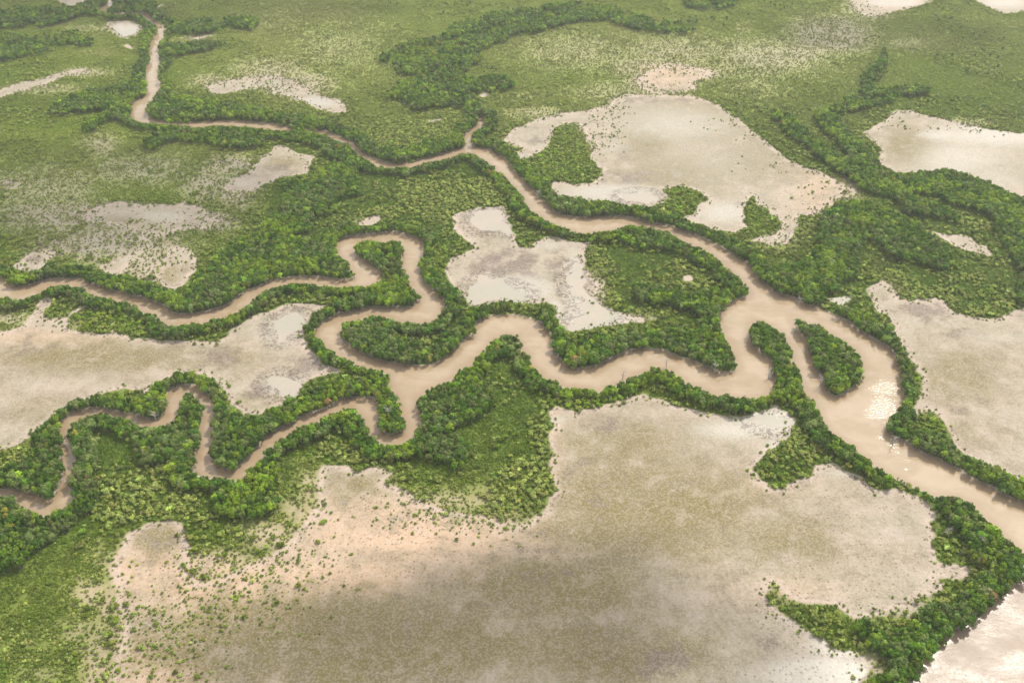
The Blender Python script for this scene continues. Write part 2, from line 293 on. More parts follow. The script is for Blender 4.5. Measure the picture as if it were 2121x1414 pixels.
STREW = G("""130,1370,110,80,.9 240,1290,70,50,.9 240,1210,40,50,.7 310,1350,110,60,.7 400,1290,110,42,.75 480,1225,110,42,.8 570,1160,80,42,.8 430,1170,60,40,.9
640,1090,25,50,.6 930,1068,110,28,.8 1030,1090,60,18,.8 870,1035,60,22,.7 430,1360,90,25,.12 160,1390,110,60,.95 210,1300,80,60,.9 350,1290,130,50,.5 520,1190,130,40,.6 300,500,160,35,.7 1400,128,110,16,.6 1330,185,60,10,.5
1260,262,30,30,.5 1850,1265,80,14,.7 1600,170,60,20,.3 560,185,60,14,.6""")
PEACH = G("""450,1230,300,120,1 800,1080,250,60,1 260,1180,90,80,.8 850,1110,330,80,1 1120,950,40,160,.8 330,1150,60,90,1 1690,400,60,50,.7 100,700,200,20,.6 1380,155,90,30,.8 1500,1010,200,25,.5 1700,1300,60,40,.5
1850,5,80,20,.5 700,1200,300,60,1 350,1400,200,60,1 1640,1230,120,40,.5 620,1000,50,60,.6""")
ALGAE = G("""800,1330,300,80,1 1400,360,120,50,.5 1560,270,60,40,.35 700,1330,420,90,1 1150,1220,170,60,.9 950,1290,300,90,.5 1330,1060,260,110,.75 1300,930,180,80,.45 1250,1350,250,80,.6 1650,1120,150,60,.5 1340,290,60,60,.55
1480,250,180,60,.4 1560,330,140,60,.35 200,740,260,35,.6 60,750,80,30,.4 480,740,80,40,.4 330,1110,45,40,.9 740,1010,60,35,.5 1880,300,50,40,.7
1470,130,60,20,.2 350,570,28,24,.5 270,460,80,10,.35 590,340,40,16,.5 1990,780,110,70,.45 80,850,100,40,.3 540,830,60,20,.4 2000,900,80,40,.3 1240,1200,120,70,.5 480,1330,90,50,.6""")
PURPLE = G("""1060,550,110,45,.8 1160,560,60,40,.5 1000,480,50,30,.5 640,760,50,20,.8 530,810,40,25,.7 460,740,60,40,.6 1300,370,70,20,.7 1120,290,60,16,.5
1330,210,60,10,.6 1420,210,30,8,.5 70,540,30,14,.7 95,635,10,16,.7 350,1130,40,30,.5 1250,880,60,30,.6 1180,960,60,40,.4 1230,1030,70,30,.4 1100,1130,80,40,.5
850,1060,70,30,.35 1530,425,16,8,.9 1930,640,80,40,.7 1850,610,25,20,.6 1990,690,80,20,.5 60,720,60,20,.6 1600,1330,60,50,.5 1160,1180,70,30,.5 1380,1380,60,40,.7
1900,75,10,10,.1 2000,840,40,40,.4 1300,320,50,20,.4 590,350,40,14,.6 1240,355,30,20,.6 1500,760,20,10,.2 760,1040,60,14,.4 1080,600,50,14,.3 1500,1100,60,25,.3""")
WET = G("""1400,260,150,40,.65 1280,300,50,30,.4 1980,330,110,50,.55 2060,380,60,30,.4 1270,400,110,18,1 1500,440,60,25,.8 1590,870,90,35,1 1520,890,90,25,.8 1010,450,40,20,1.2 1070,600,70,25,1.3 1190,590,14,60,1.4 1230,660,70,20,1.4 1150,640,30,30,.7
590,800,40,16,1.3 580,690,60,40,.6 1740,623,25,12,2 2060,280,160,30,.7 1950,280,60,15,.7 1450,330,170,80,.35 1620,400,70,30,.3 340,450,60,14,.6 1160,870,25,10,.6
2060,700,70,16,.35 1740,980,40,14,.5 1700,1400,110,40,1.5 1560,1400,60,30,.5 1640,1280,50,40,.4 1730,1340,80,40,.9 260,60,30,14,1 660,212,50,10,1 1850,5,60,10,1
2080,5,60,16,.7 1800,1100,90,50,.3 1600,930,30,30,.6 1130,510,40,14,.5 1090,325,20,6,.6 510,380,30,10,.5 1100,600,60,30,.5""")
SPECK = G("""870,1090,130,50,.9 800,1130,120,70,.8 930,1180,200,50,.7 700,1200,160,60,.6 330,1180,50,60,.8 440,1350,150,60,.7 560,1290,120,40,.6 1700,1300,200,90,1
1800,1180,160,80,.8 1650,1180,120,80,.6 1600,380,120,90,.7 1530,300,120,60,.6 350,460,80,25,.7 370,560,40,40,.7 70,550,40,20,.8 1150,1150,150,70,.4 1640,1400,150,50,1
300,270,1,1,0 1350,150,70,30,.5 2000,320,100,60,.5 600,1010,40,50,.2 760,1040,60,40,.9 1750,1060,150,60,.7""")
RIPPLE = G("""1828,830,46,75,.8 1850,910,34,60,.6 1830,745,30,25,.5 1875,960,40,20,.4 2090,1040,40,14,.42 1760,700,50,16,.4 1665,700,14,25,.5 1540,800,60,20,.2 1540,800,1,1,0""")

POOLS = [P(s) for s in """1190,538 1208,549 1210,561 1213,592 1225,612 1248,630 1264,643 1284,655 1276,668 1223,683 1187,686 1192,666 1218,653 1210,645 1182,638 1213,625 1210,615 1187,612 1180,605 1192,592 1175,579 1185,569 1175,559 1185,551
1001,569 1014,574 1018,585 1049,579 1054,589 1072,592 1085,615 1075,625 1039,625 1014,628 993,636 973,635 973,617 975,594 986,579
975,452 988,437 1029,437 1044,444 1049,462 1062,472 1062,487 1044,485 1024,480 1004,477 986,472 975,462
553,794 561,781 581,783 606,789 624,799 622,809 601,827 581,822 568,815 573,807 558,807
581,663 619,650 632,655 627,678 594,701 591,710 568,708 576,694 563,676
1276,403 1309,401 1340,398 1366,411 1353,421 1315,419 1289,414
1544,868 1590,855 1619,858 1645,873 1627,888 1601,893 1581,886 1566,884
1712,618 1768,611 1757,627 1749,636 1737,634
235,55 255,45 282,50 292,58 280,72 262,78 240,72""".split("\n")]

OPEN = [P("1840,1600 1870,1440 1925,1357 2012,1282 2070,1240 2112,1200 2500,1170 2500,1600")]

# ------------------------------------------------------------------ rasters of the layout on a 1 m ground grid
X0, X1, Y0, Y1 = -1180, 1180, 215, 1780
NX, NY = X1 - X0, Y1 - Y0
gx = (np.arange(NX) + 0.5 + X0)[None, :]
gy = (np.arange(NY) + 0.5 + Y0)[:, None]
GX = np.broadcast_to(gx, (NY, NX)).astype(np.float32)
GY = np.broadcast_to(gy, (NY, NX)).astype(np.float32)
PXR, PYR, _ = pix(GX, GY)

_lat = {}
def vnoise(x, y, seed):
    if seed not in _lat:
        _lat[seed] = np.random.default_rng(seed).random((257, 257)).astype(np.float32)
        _lat[seed][256, :] = _lat[seed][0, :]; _lat[seed][:, 256] = _lat[seed][:, 0]
    L = _lat[seed]
    xi = np.floor(x); yi = np.floor(y)
    fx = (x - xi).astype(np.float32); fy = (y - yi).astype(np.float32)
    xi = (xi.astype(np.int64)) & 255; yi = (yi.astype(np.int64)) & 255
    fx = fx * fx * (3 - 2 * fx); fy = fy * fy * (3 - 2 * fy)
    a = L[yi, xi] * (1 - fx) + L[yi, xi + 1] * fx
    b = L[yi + 1, xi] * (1 - fx) + L[yi + 1, xi + 1] * fx
    return a * (1 - fy) + b * fy

def fbm(x, y, s, octaves=3, seed=1):
    t = 0; amp = 1; tot = 0
    for o in range(octaves):
        t = t + amp * vnoise(x / s + 17.3 * o, y / s + 9.1 * o, seed + o)
        tot += amp; amp *= 0.5; s = s / 2.03
    return t / tot

def fill(polys):
    """even-odd scanline fill of photo-pixel polygons on the ground raster"""
    m = np.zeros((NY, NX), bool)
    for p in polys:
        wx, wy = ground(p[:, 0], p[:, 1])
        ax, ay = wx, wy
        bx, by = np.roll(wx, -1), np.roll(wy, -1)
        j0 = max(0, int(math.floor(wy.min() - Y0)) - 1); j1 = min(NY - 1, int(math.ceil(wy.max() - Y0)) + 1)
        one = np.zeros((NY, NX), bool)
        for j in range(j0, j1 + 1):
            y = Y0 + j + 0.5
            c = (ay <= y) != (by <= y)
            if not c.any():
                continue
            xs = np.sort(ax[c] + (y - ay[c]) * (bx[c] - ax[c]) / (by[c] - ay[c]))
            for k in range(0, len(xs) - 1, 2):
                a = int(round(xs[k] - X0)); b = int(round(xs[k + 1] - X0))
                if b > 0 and a < NX:
                    one[j, max(a, 0):min(b, NX)] ^= True
        m |= one
    return m

def look(m, x, y):
    i = np.clip(np.floor(x - X0).astype(int), 0, NX - 1)
    j = np.clip(np.floor(y - Y0).astype(int), 0, NY - 1)
    return m[j, i]

def bil(m, x, y):
    fx = np.clip(x - X0 - 0.5, 0, NX - 1.001); fy = np.clip(y - Y0 - 0.5, 0, NY - 1.001)
    i = fx.astype(int); j = fy.astype(int); fx = fx - i; fy = fy - j
    return (m[j, i] * (1 - fx) + m[j, i + 1] * fx) * (1 - fy) + (m[j + 1, i] * (1 - fx) + m[j + 1, i + 1] * fx) * fy

def warp(m, amp, s, seed):
    dx = (fbm(GX, GY, s, 3, seed) - 0.5) * 2 * amp
    dy = (fbm(GX, GY, s, 3, seed + 10) - 0.5) * 2 * amp
    return look(m, GX + dx, GY + dy)

def blur(m, r, times=2):
    a = m.astype(np.float32)
    for _ in range(times):
        for ax in (0, 1):
            pad = [(0, 0), (0, 0)]; pad[ax] = (r + 1, r)
            c = np.cumsum(np.pad(a, pad, mode='edge'), axis=ax, dtype=np.float64)
            n = a.shape[ax]
            hi = np.take(c, np.arange(2 * r + 1, 2 * r + 1 + n), axis=ax)
            lo = np.take(c, np.arange(0, n), axis=ax)
            a = ((hi - lo) / (2 * r + 1)).astype(np.float32)
    return a

def dist(m, n):
    """metres to the mask, up to n"""
    d = np.where(m, 0, n).astype(np.float32)
    cur = m.copy()
    for k in range(1, n):
        nx = cur.copy()
        nx[1:] |= cur[:-1]; nx[:-1] |= cur[1:]; nx[:, 1:] |= cur[:, :-1]; nx[:, :-1] |= cur[:, 1:]
        if k % 2:
            nx[1:, 1:] |= cur[:-1, :-1]; nx[:-1, :-1] |= cur[1:, 1:]; nx[1:, :-1] |= cur[:-1, 1:]; nx[:-1, 1:] |= cur[1:, :-1]
        d[nx & ~cur] = k
        cur = nx
    return d

def blobs(lst):
    f = np.zeros((NY, NX), np.float32)
    for (x, y, rx, ry, a) in lst:
        sel = (np.abs(PXR - x) < 2.6 * rx) & (np.abs(PYR - y) < 2.6 * ry)
        q = ((PXR[sel] - x) / rx) ** 2 + ((PYR[sel] - y) / ry) ** 2
        f[sel] = np.maximum(f[sel], a * np.exp(-0.9 * q).astype(np.float32))
    return f

W = fill(WATER)
ISL = fill(ISLAND)
W &= ~ISL
W = warp(W, 1.6, 9, 100)
M = warp(fill(MUD), 3.2, 9, 130) & ~W
F = (warp(fill(FOREST), 6, 16, 160)) & ~W & ~M
PB = warp(fill(PALE), 7, 14, 190) & ~W & ~M & ~F
LM = warp(fill(LIME), 4, 12, 220) & ~W & ~M
dW = dist(W, 30)
dM = dist(M, 30)
dMin = dist(~M, 40)
sparse = np.clip(blobs(SPARSE) * 1.15, 0, 1)
fringe = np.clip(blobs(FRINGE), 0, 1)
N1 = fbm(GX, GY, 34, 4, 300)
N2 = fbm(GX, GY, 12, 3, 320)
N3 = fbm(GX, GY, 90, 3, 340)
belt = (dW > 0) & (dW < 9 + 10 * N1) & ~M & (N3 > 0.22) & (dM > 2)
F = (F | belt | (ISL & ~W)) & ~(LM & (dW > 7))
sparse = np.where(F | (PXR > 3000), 0, sparse)
POOL = warp(fill(POOLS), 7, 14, 700) & M
Mb = blur(M, 1)
plain = np.clip(blobs(PLAIN) * 1.25, 0, 1)
bank = (dW < 3.5) & (dW > 0)
soft = blur(M, 7) * 1.3 * np.clip((640 - PYR) / 200, 0, 1) * np.clip(sparse * 2.5 + 0.25, 0, 1) * ~F
bare = np.clip(np.maximum(Mb, soft) + np.where(bank, 0.9, 0) + np.where(M, 0, sparse * np.where(PYR < 330, 0.62, 0.85)), 0, 1)
Wb = blur(W, 3)

# ------------------------------------------------------------------ ground mesh (fine where it is looked at, out to the horizon)
def half_width(y):
    return 0.5544 * (y * CP + H * SP)

vs = np.linspace(-0.415, 0.393, 1180)
rows = np.array([ground(1060.5, 707.0 - FPX * v)[1] for v in vs])
rows = np.concatenate([[-20000, -6000, -2000, -600, -100, 60, 150, 200], rows,
                       [1830, 1950, 2150, 2500, 3200, 4500, 7000, 12000, 24000, 45000]])
cols = np.concatenate([[-60, -25, -10, -5, -3, -2, -1.5, -1.25], np.linspace(-1.14, 1.14, 1560), [1.25, 1.5, 2, 3, 5, 10, 25, 60]])
hw = half_width(np.maximum(rows, 100))
VX = (cols[None, :] * hw[:, None]).astype(np.float64)
VY = np.broadcast_to(rows[:, None], VX.shape).astype(np.float64)
nr, nc = VX.shape
inside = (VX > X0 + 1) & (VX < X1 - 1) & (VY > Y0 + 1) & (VY < Y1 - 1)
def samp(f, out=0.0):
    return np.where(inside, bil(f, VX, VY), out).astype(np.float32)
wv = samp(Wb)
VZ = 0.55 - 1.75 * np.clip(wv * 1.15, 0, 1) + (fbm(VX, VY, 5, 2, 400) - 0.5) * 0.16 * (wv < 0.05)
VZ = np.where(inside, VZ, 0.5)

def grid_mesh(name, X, Y, Z, keep=None):
    nr, nc = X.shape
    idx = np.arange(nr * nc).reshape(nr, nc)
    quads = np.stack([idx[:-1, :-1], idx[:-1, 1:], idx[1:, 1:], idx[1:, :-1]], -1).reshape(-1, 4)
    if keep is not None:
        quads = quads[keep.reshape(-1)]
    used = np.unique(quads)
    remap = np.zeros(nr * nc, np.int64); remap[used] = np.arange(len(used))
    quads = remap[quads]
    co = np.stack([X.ravel()[used], Y.ravel()[used], Z.ravel()[used]], -1).astype(np.float32)
    me = bpy.data.meshes.new(name)
    me.vertices.add(len(co)); me.vertices.foreach_set("co", co.ravel())
    me.loops.add(quads.size); me.loops.foreach_set("vertex_index", quads.ravel().astype(np.int32))
    me.polygons.add(len(quads)); me.polygons.foreach_set("loop_start", np.arange(0, quads.size, 4, dtype=np.int32))
    me.update(calc_edges=True)
    me.shade_smooth()
    return me, used

def add_attr(me, name, vals):
    a = me.attributes.new(name, 'FLOAT', 'POINT')
    a.data.foreach_set("value", np.ascontiguousarray(vals, np.float32).ravel())

def link(name, me, parent=None, **props):
    o = bpy.data.objects.new(name, me)
    scene.collection.objects.link(o)
    if parent is not None:
        o.parent = parent
    for k, v in props.items():
        o[k] = v
    return o

# ------------------------------------------------------------------ node helpers
class NT:
    def __init__(self, mat):
        self.t = mat.node_tree; self.t.nodes.clear()
    def n(self, typ, **kw):
        nd = self.t.nodes.new(typ)
        for k, v in kw.items():
            setattr(nd, k, v)
        return nd
    def set(self, sock, v):
        if isinstance(v, bpy.types.NodeSocket):
            self.t.links.new(v, sock)
        elif isinstance(v, (tuple, list)) and len(v) == 3 and sock.type == 'RGBA':
            sock.default_value = (*v, 1)
        else:
            sock.default_value = v
    def attr(self, name, kind='GEOMETRY', out='Fac'):
        return self.n("ShaderNodeAttribute", attribute_name=name, attribute_type=kind).outputs[out]
    def noise(self, vec, scale, detail=4, rough=0.55, out='Fac', dist_=0.0):
        nd = self.n("ShaderNodeTexNoise")
        self.set(nd.inputs["Vector"], vec); nd.inputs["Scale"].default_value = scale
        nd.inputs["Detail"].default_value = detail; nd.inputs["Roughness"].default_value = rough
        nd.inputs["Distortion"].default_value = dist_
        return nd.outputs[out]
    def math(self, op, a, b=0.0, clamp=False):
        nd = self.n("ShaderNodeMath", operation=op, use_clamp=clamp)
        self.set(nd.inputs[0], a); self.set(nd.inputs[1], b)
        return nd.outputs[0]
    def rng(self, v, a, b, c=0.0, d=1.0, smooth=True):
        nd = self.n("ShaderNodeMapRange", interpolation_type='SMOOTHSTEP' if smooth else 'LINEAR')
        self.set(nd.inputs["Value"], v)
        for k, q in (("From Min", a), ("From Max", b), ("To Min", c), ("To Max", d)):
            self.set(nd.inputs[k], q)
        return nd.outputs[0]
    def mix(self, f, a, b, blend='MIX'):
        nd = self.n("ShaderNodeMix", data_type='RGBA', blend_type=blend)
        self.set(nd.inputs["Factor"], f); self.set(nd.inputs["A"], a); self.set(nd.inputs["B"], b)
        return nd.outputs["Result"]

def mat(name):
    m = bpy.data.materials.new(name); m.use_nodes = True
    return m, NT(m)

# ------------------------------------------------------------------ ground material
mg, t = mat("mud_and_undergrowth")
pos = t.n("ShaderNodeTexCoord").outputs["Object"]
bareA = t.attr("bare"); wetA = t.attr("wet"); algA = t.attr("algae"); purA = t.attr("purple"); spkA = t.attr("speck"); rimA = t.attr("rim"); oliA = t.attr("olive")
nb = t.noise(pos, 0.014, 5, 0.6)
nm = t.noise(pos, 0.06, 6, 0.62)
nf = t.noise(pos, 0.42, 5, 0.7)
ng = t.noise(pos, 1.6, 3, 0.7)
poolA = t.attr("pool"); shoreA = t.attr("shore"); edgeA = t.attr("edge")
nc_ = t.noise(pos, 0.028, 8, 0.68, dist_=0.5)
mud = t.mix(t.rng(nb, 0.35, 0.65), (0.345, 0.292, 0.225), (0.305, 0.278, 0.208))
mud = t.mix(t.attr('peach'), mud, (0.475, 0.335, 0.225))
mud = t.mix(t.math('MULTIPLY', t.rng(t.math('ADD', algA, t.math('MULTIPLY', t.math('SUBTRACT', nm, 0.5), 1.0)), -0.10, 0.62), 1.0), mud, (0.158, 0.132, 0.046))
mud = t.mix(t.math('MULTIPLY', t.rng(nc_, 0.47, 0.60), 0.34), mud, (0.225, 0.195, 0.125))
mud = t.mix(t.math('MULTIPLY', t.rng(t.math('ADD', purA, t.math('MULTIPLY', t.math('SUBTRACT', nm, 0.5), 2.4)), 0.30, 0.85), 0.85), mud, (0.135, 0.104, 0.088))
mud = t.mix(t.math('MULTIPLY', t.rng(nm, 0.535, 0.60), 0.26), mud, (0.150, 0.124, 0.075))
mud = t.mix(t.math('MULTIPLY', t.rng(nm, 0.46, 0.34), 0.26), mud, (0.41, 0.34, 0.285))
tide = t.math('SINE', t.math('ADD', t.math('MULTIPLY', edgeA, 46.0), t.math('MULTIPLY', nb, 34.0)))
mud = t.mix(t.math('MULTIPLY', t.math('MULTIPLY', t.rng(tide, 0.5, 1.0), t.rng(nm, 0.40, 0.55)), 0.22), mud, (0.155, 0.125, 0.095))
mud = t.mix(t.math('MULTIPLY', rimA, 0.9), mud, (0.46, 0.365, 0.305))
wrack = t.math('MULTIPLY', t.math('MULTIPLY', t.rng(edgeA, 0.035, 0.075), t.rng(edgeA, 0.085, 0.13, 1.0, 0.0)), t.math('MULTIPLY', t.rng(t.noise(pos, 0.32, 5, 0.7), 0.47, 0.58), t.rng(nc_, 0.44, 0.56)))
mud = t.mix(t.math('MULTIPLY', wrack, 0.8), mud, (0.10, 0.075, 0.055))
vt = t.n("ShaderNodeTexVoronoi", feature='DISTANCE_TO_EDGE'); vt.inputs["Scale"].default_value = 0.022
wp = t.n("ShaderNodeVectorMath", operation='ADD'); t.set(wp.inputs[0], pos)
sc_ = t.n("ShaderNodeVectorMath", operation='SCALE'); t.set(sc_.inputs[0], t.noise(pos, 0.03, 4, 0.6, out='Color')); sc_.inputs["Scale"].default_value = 60.0
t.set(wp.inputs[1], sc_.outputs[0]); t.set(vt.inputs["Vector"], wp.outputs[0])
trail = t.math('MULTIPLY', t.rng(vt.outputs["Distance"], 0.004, 0.018, 1.0, 0.0), t.rng(nm, 0.42, 0.56))
mud = t.mix(t.math('MULTIPLY', trail, 0.30), mud, (0.42, 0.36, 0.27))
# shallow films of standing water with crusted edges
wn = t.noise(pos, 0.11, 7, 0.68, dist_=0.8)
wetm = t.rng(t.math('ADD', poolA, t.math('MULTIPLY', t.math('SUBTRACT', wn, 0.5), 1.7)), 0.38, 0.60)
crust = t.math('MULTIPLY', t.rng(shoreA, 0.03, 0.25), t.rng(t.noise(pos, 0.20, 7, 0.72, dist_=1.6), 0.47, 0.55))
mud = t.mix(t.math('MULTIPLY', t.rng(t.math('ADD', wetA, t.math('MULTIPLY', t.math('SUBTRACT', nm, 0.5), 1.3)), 0.05, 0.9), 0.8), mud, (0.355, 0.335, 0.275))
mud = t.mix(t.math('MULTIPLY', crust, 0.85), mud, (0.085, 0.064, 0.048))
mud = t.mix(wetm, mud, t.mix(t.rng(nb, 0.4, 0.6), (0.345, 0.295, 0.235), (0.305, 0.285, 0.225)))
dry = t.math('SUBTRACT', 1.0, wetm)
# grain: fine darker stipple of crab mounds and algal curls
vor = t.n("ShaderNodeTexVoronoi", feature='F1'); vor.inputs["Scale"].default_value = 0.42; t.set(vor.inputs["Vector"], pos)
vor.inputs["Randomness"].default_value = 1.0
vs_ = t.n("ShaderNodeSeparateColor"); t.set(vs_.inputs[0], vor.outputs["Color"])
sp = t.math('MULTIPLY', t.rng(vor.outputs["Distance"], 0.14, 0.40, 1.0, 0.0), t.rng(t.math('ADD', t.math('MULTIPLY', spkA, 0.55), t.math('MULTIPLY', vs_.outputs[0], 0.6)), 0.55, 0.75))
grain = t.math('MULTIPLY', t.rng(nf, 0.44, 0.66), dry)
mud = t.mix(t.math('MULTIPLY', grain, 0.24), mud, (0.125, 0.10, 0.07))
mud = t.mix(t.math('MULTIPLY', t.math('MULTIPLY', t.rng(ng, 0.42, 0.68), dry), 0.26), mud, (0.12, 0.096, 0.07))
mud = t.mix(t.math('MULTIPLY', t.math('MULTIPLY', t.rng(t.noise(pos, 0.9, 2, 0.5), 0.56, 0.40), dry), 0.25), mud, (0.47, 0.40, 0.335))
mud = t.mix(t.math('MULTIPLY', t.math('MULTIPLY', sp, dry), 0.7), mud, (0.11, 0.085, 0.06))
# low growth between the shrubs
g1 = t.mix(t.rng(t.noise(pos, 0.5, 4, 0.7), 0.35, 0.65), (0.062, 0.100, 0.009), (0.100, 0.148, 0.014))
g2 = t.mix(t.rng(t.noise(pos, 0.5, 4, 0.7), 0.35, 0.65), (0.185, 0.20, 0.045), (0.25, 0.26, 0.075))
gr = t.mix(t.attr('plain'), t.mix(oliA, g1, g2), t.mix(oliA, (0.150, 0.212, 0.018), (0.205, 0.230, 0.060)))
bm = t.rng(t.math('ADD', bareA, t.math('MULTIPLY', t.math('SUBTRACT', nf, 0.5), 0.55)), 0.12, 0.88)
col = t.mix(bm, gr, mud)
b = t.n("ShaderNodeBsdfPrincipled")
t.set(b.inputs["Base Color"], col)
rough = t.math('MINIMUM', t.rng(wetm, 0, 1, 0.85, 0.24), t.rng(wetA, 0.05, 1.0, 0.75, 0.36))
t.set(b.inputs["Roughness"], rough)
t.set(b.inputs["Specular IOR Level"], t.rng(t.math('ADD', wetm, wetA), 0.0, 1.0, 0.15, 0.5))
bp = t.n("ShaderNodeBump"); bp.inputs["Strength"].default_value = 0.5; bp.inputs["Distance"].default_value = 0.5
t.set(bp.inputs["Height"], t.math('MULTIPLY', t.math('ADD', nf, t.math('MULTIPLY', ng, 0.5)), t.math('SUBTRACT', 1.0, t.math('MULTIPLY', wetm, 0.9))))
t.set(b.inputs["Normal"], bp.outputs["Normal"])
t.set(t.n("ShaderNodeOutputMaterial").inputs["Surface"], b.outputs[0])

far_sparse = 0.12
me, used = grid_mesh("ground", VX, VY, VZ)
rim = np.clip(1.25 - dMin / 5.0, 0, 1) * M * (0.45 + 0.9 * N2)
olive = np.clip(sparse * 1.1 + (PYR < 330) * 0.25 + (PYR < 120) * 0.12 + (N3 - 0.45) * 0.8, 0, 1)  # olive scrub; far rows also paler, distance haze put into the colour
olive = blur(np.where(F, 0, olive), 3)
for nm_, f, o_ in (("bare", bare, 0.1), ("wet", blobs(WET) * (M > 0), 0), ("algae", blobs(ALGAE), 0), ("purple", blobs(PURPLE), 0),
                   ("speck", blobs(SPECK), 0), ("rim", blur(rim, 1), 0), ("edge", dMin / 40.0, 1), ("peach", blobs(PEACH), 0), ("plain", plain, 0.6), ("pool", blur(POOL, 2), 0), ("shore", np.clip(blur(POOL, 9) * 4, 0, 1) * (1 - blur(POOL, 1)) * np.clip(dMin / 5, 0, 1), 0), ("olive", olive, 0.5)):
    add_attr(me, nm_, samp(f, o_).ravel()[used])
me.materials.append(mg)
link("ground", me, kind="structure", label="tidal mud flats and low green ground between the mangroves")

# ------------------------------------------------------------------ river water
mw, t = mat("silty_water")
pos = t.n("ShaderNodeTexCoord").outputs["Object"]
rip = t.attr("ripple")
mp = t.n("ShaderNodeMapping"); t.set(mp.inputs["Vector"], pos); mp.inputs["Rotation"].default_value = (0, 0, 0.35); mp.inputs["Scale"].default_value = (0.55, 1.25, 1)
w1 = t.noise(mp.outputs[0], 0.55, 3, 0.6)
w2 = t.noise(pos, 0.06, 4, 0.6)
silt_refl = t.mix(t.rng(w2, 0.3, 0.7), (0.272, 0.205, 0.125), (0.31, 0.24, 0.155))
silt_refl = t.mix(t.math('MULTIPLY', t.rng(t.noise(mp.outputs[0], 0.035, 6, 0.65, dist_=1.0), 0.42, 0.62), 0.55), silt_refl, (0.37, 0.29, 0.205))
silt_refl = t.mix(t.math('MULTIPLY', t.rng(t.attr('bank_reflection'), 0.15, 0.9), 0.45), silt_refl, (0.235, 0.160, 0.088))  # browner along the banks: tree reflections painted into the water colour
silt_refl = t.mix(t.math('MULTIPLY', t.attr('open'), 0.8), silt_refl, (0.215, 0.165, 0.125))
b_lvl = 0.9
b = t.n("ShaderNodeBsdfPrincipled")
b.inputs["Specular IOR Level"].default_value = b_lvl
t.set(b.inputs["Base Color"], silt_refl)
t.set(b.inputs["Specular IOR Level"], t.rng(t.attr('open'), 0, 1, 0.8, 0.42))
b.inputs["IOR"].default_value = 1.33
patch = t.rng(t.math('ADD', rip, t.math('MULTIPLY', t.math('SUBTRACT', t.noise(mp.outputs[0], 0.05, 6, 0.65), 0.5), 1.5)), 0.12, 0.85)
t.set(b.inputs["Roughness"], t.math('MAXIMUM', t.rng(patch, 0, 1, 0.04, 0.23), t.math('MULTIPLY', t.math('MINIMUM', t.attr('open'), 1.0), t.rng(t.noise(mp.outputs[0], 0.03, 6, 0.65), 0.35, 0.62, 0.25, 0.42))))
bp = t.n("ShaderNodeBump"); bp.inputs["Distance"].default_value = 0.34
t.set(bp.inputs["Strength"], t.math('MAXIMUM', t.rng(patch, 0, 1, 0.04, 0.85), t.rng(t.attr('open'), 0, 1, 0.04, 0.80)))
t.set(bp.inputs["Height"], w1)
t.set(b.inputs["Normal"], bp.outputs["Normal"])
t.set(t.n("ShaderNodeOutputMaterial").inputs["Surface"], b.outputs[0])
cell_w = (wv[:-1, :-1] + wv[1:, 1:] + wv[:-1, 1:] + wv[1:, :-1]) > 0.3
me, used = grid_mesh("river_water", VX, VY, np.zeros_like(VX), keep=cell_w)
add_attr(me, "open", samp(blur(fill(OPEN), 3)).ravel()[used])
add_attr(me, "bank_reflection", samp(blur(1 - np.clip(dist(~W, 9) / 8.0, 0, 1), 1)).ravel()[used])
add_attr(me, "ripple", samp(blobs(RIPPLE)).ravel()[used])
me.materials.append(mw)
link("river_water", me, kind="structure", label="silty brown tidal river and its winding creeks")

# ------------------------------------------------------------------ foliage, bark
def foliage_mat(name):
    m, t = mat(name)
    tint = t.attr("tint", 'INSTANCER', 'Color')
    lv = t.attr("leaf")
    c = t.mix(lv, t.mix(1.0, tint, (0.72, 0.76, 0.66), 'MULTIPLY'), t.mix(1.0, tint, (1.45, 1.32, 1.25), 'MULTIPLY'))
    d = t.n("ShaderNodeBsdfPrincipled"); t.set(d.inputs["Base Color"], c); d.inputs["Roughness"].default_value = 0.55
    d.inputs["Specular IOR Level"].default_value = 0.25
    tr = t.n("ShaderNodeBsdfTranslucent"); t.set(tr.inputs["Color"], t.mix(1.0, c, (1.1, 1.25, 0.5), 'MULTIPLY'))
    ms = t.n("ShaderNodeMixShader"); ms.inputs[0].default_value = 0.28
    t.set(ms.inputs[1], d.outputs[0]); t.set(ms.inputs[2], tr.outputs[0])
    t.set(t.n("ShaderNodeOutputMaterial").inputs["Surface"], ms.outputs[0])
    return m
leafm = foliage_mat("mangrove_leaves")
bark, t = mat("mangrove_bark")
b = t.n("ShaderNodeBsdfPrincipled")
t.set(b.inputs["Base Color"], t.mix(t.noise(t.n("ShaderNodeTexCoord").outputs["Object"], 3.0), (0.16, 0.13, 0.10), (0.36, 0.32, 0.27)))
b.inputs["Roughness"].default_value = 0.9
t.set(t.n("ShaderNodeOutputMaterial").inputs["Surface"], b.outputs[0])

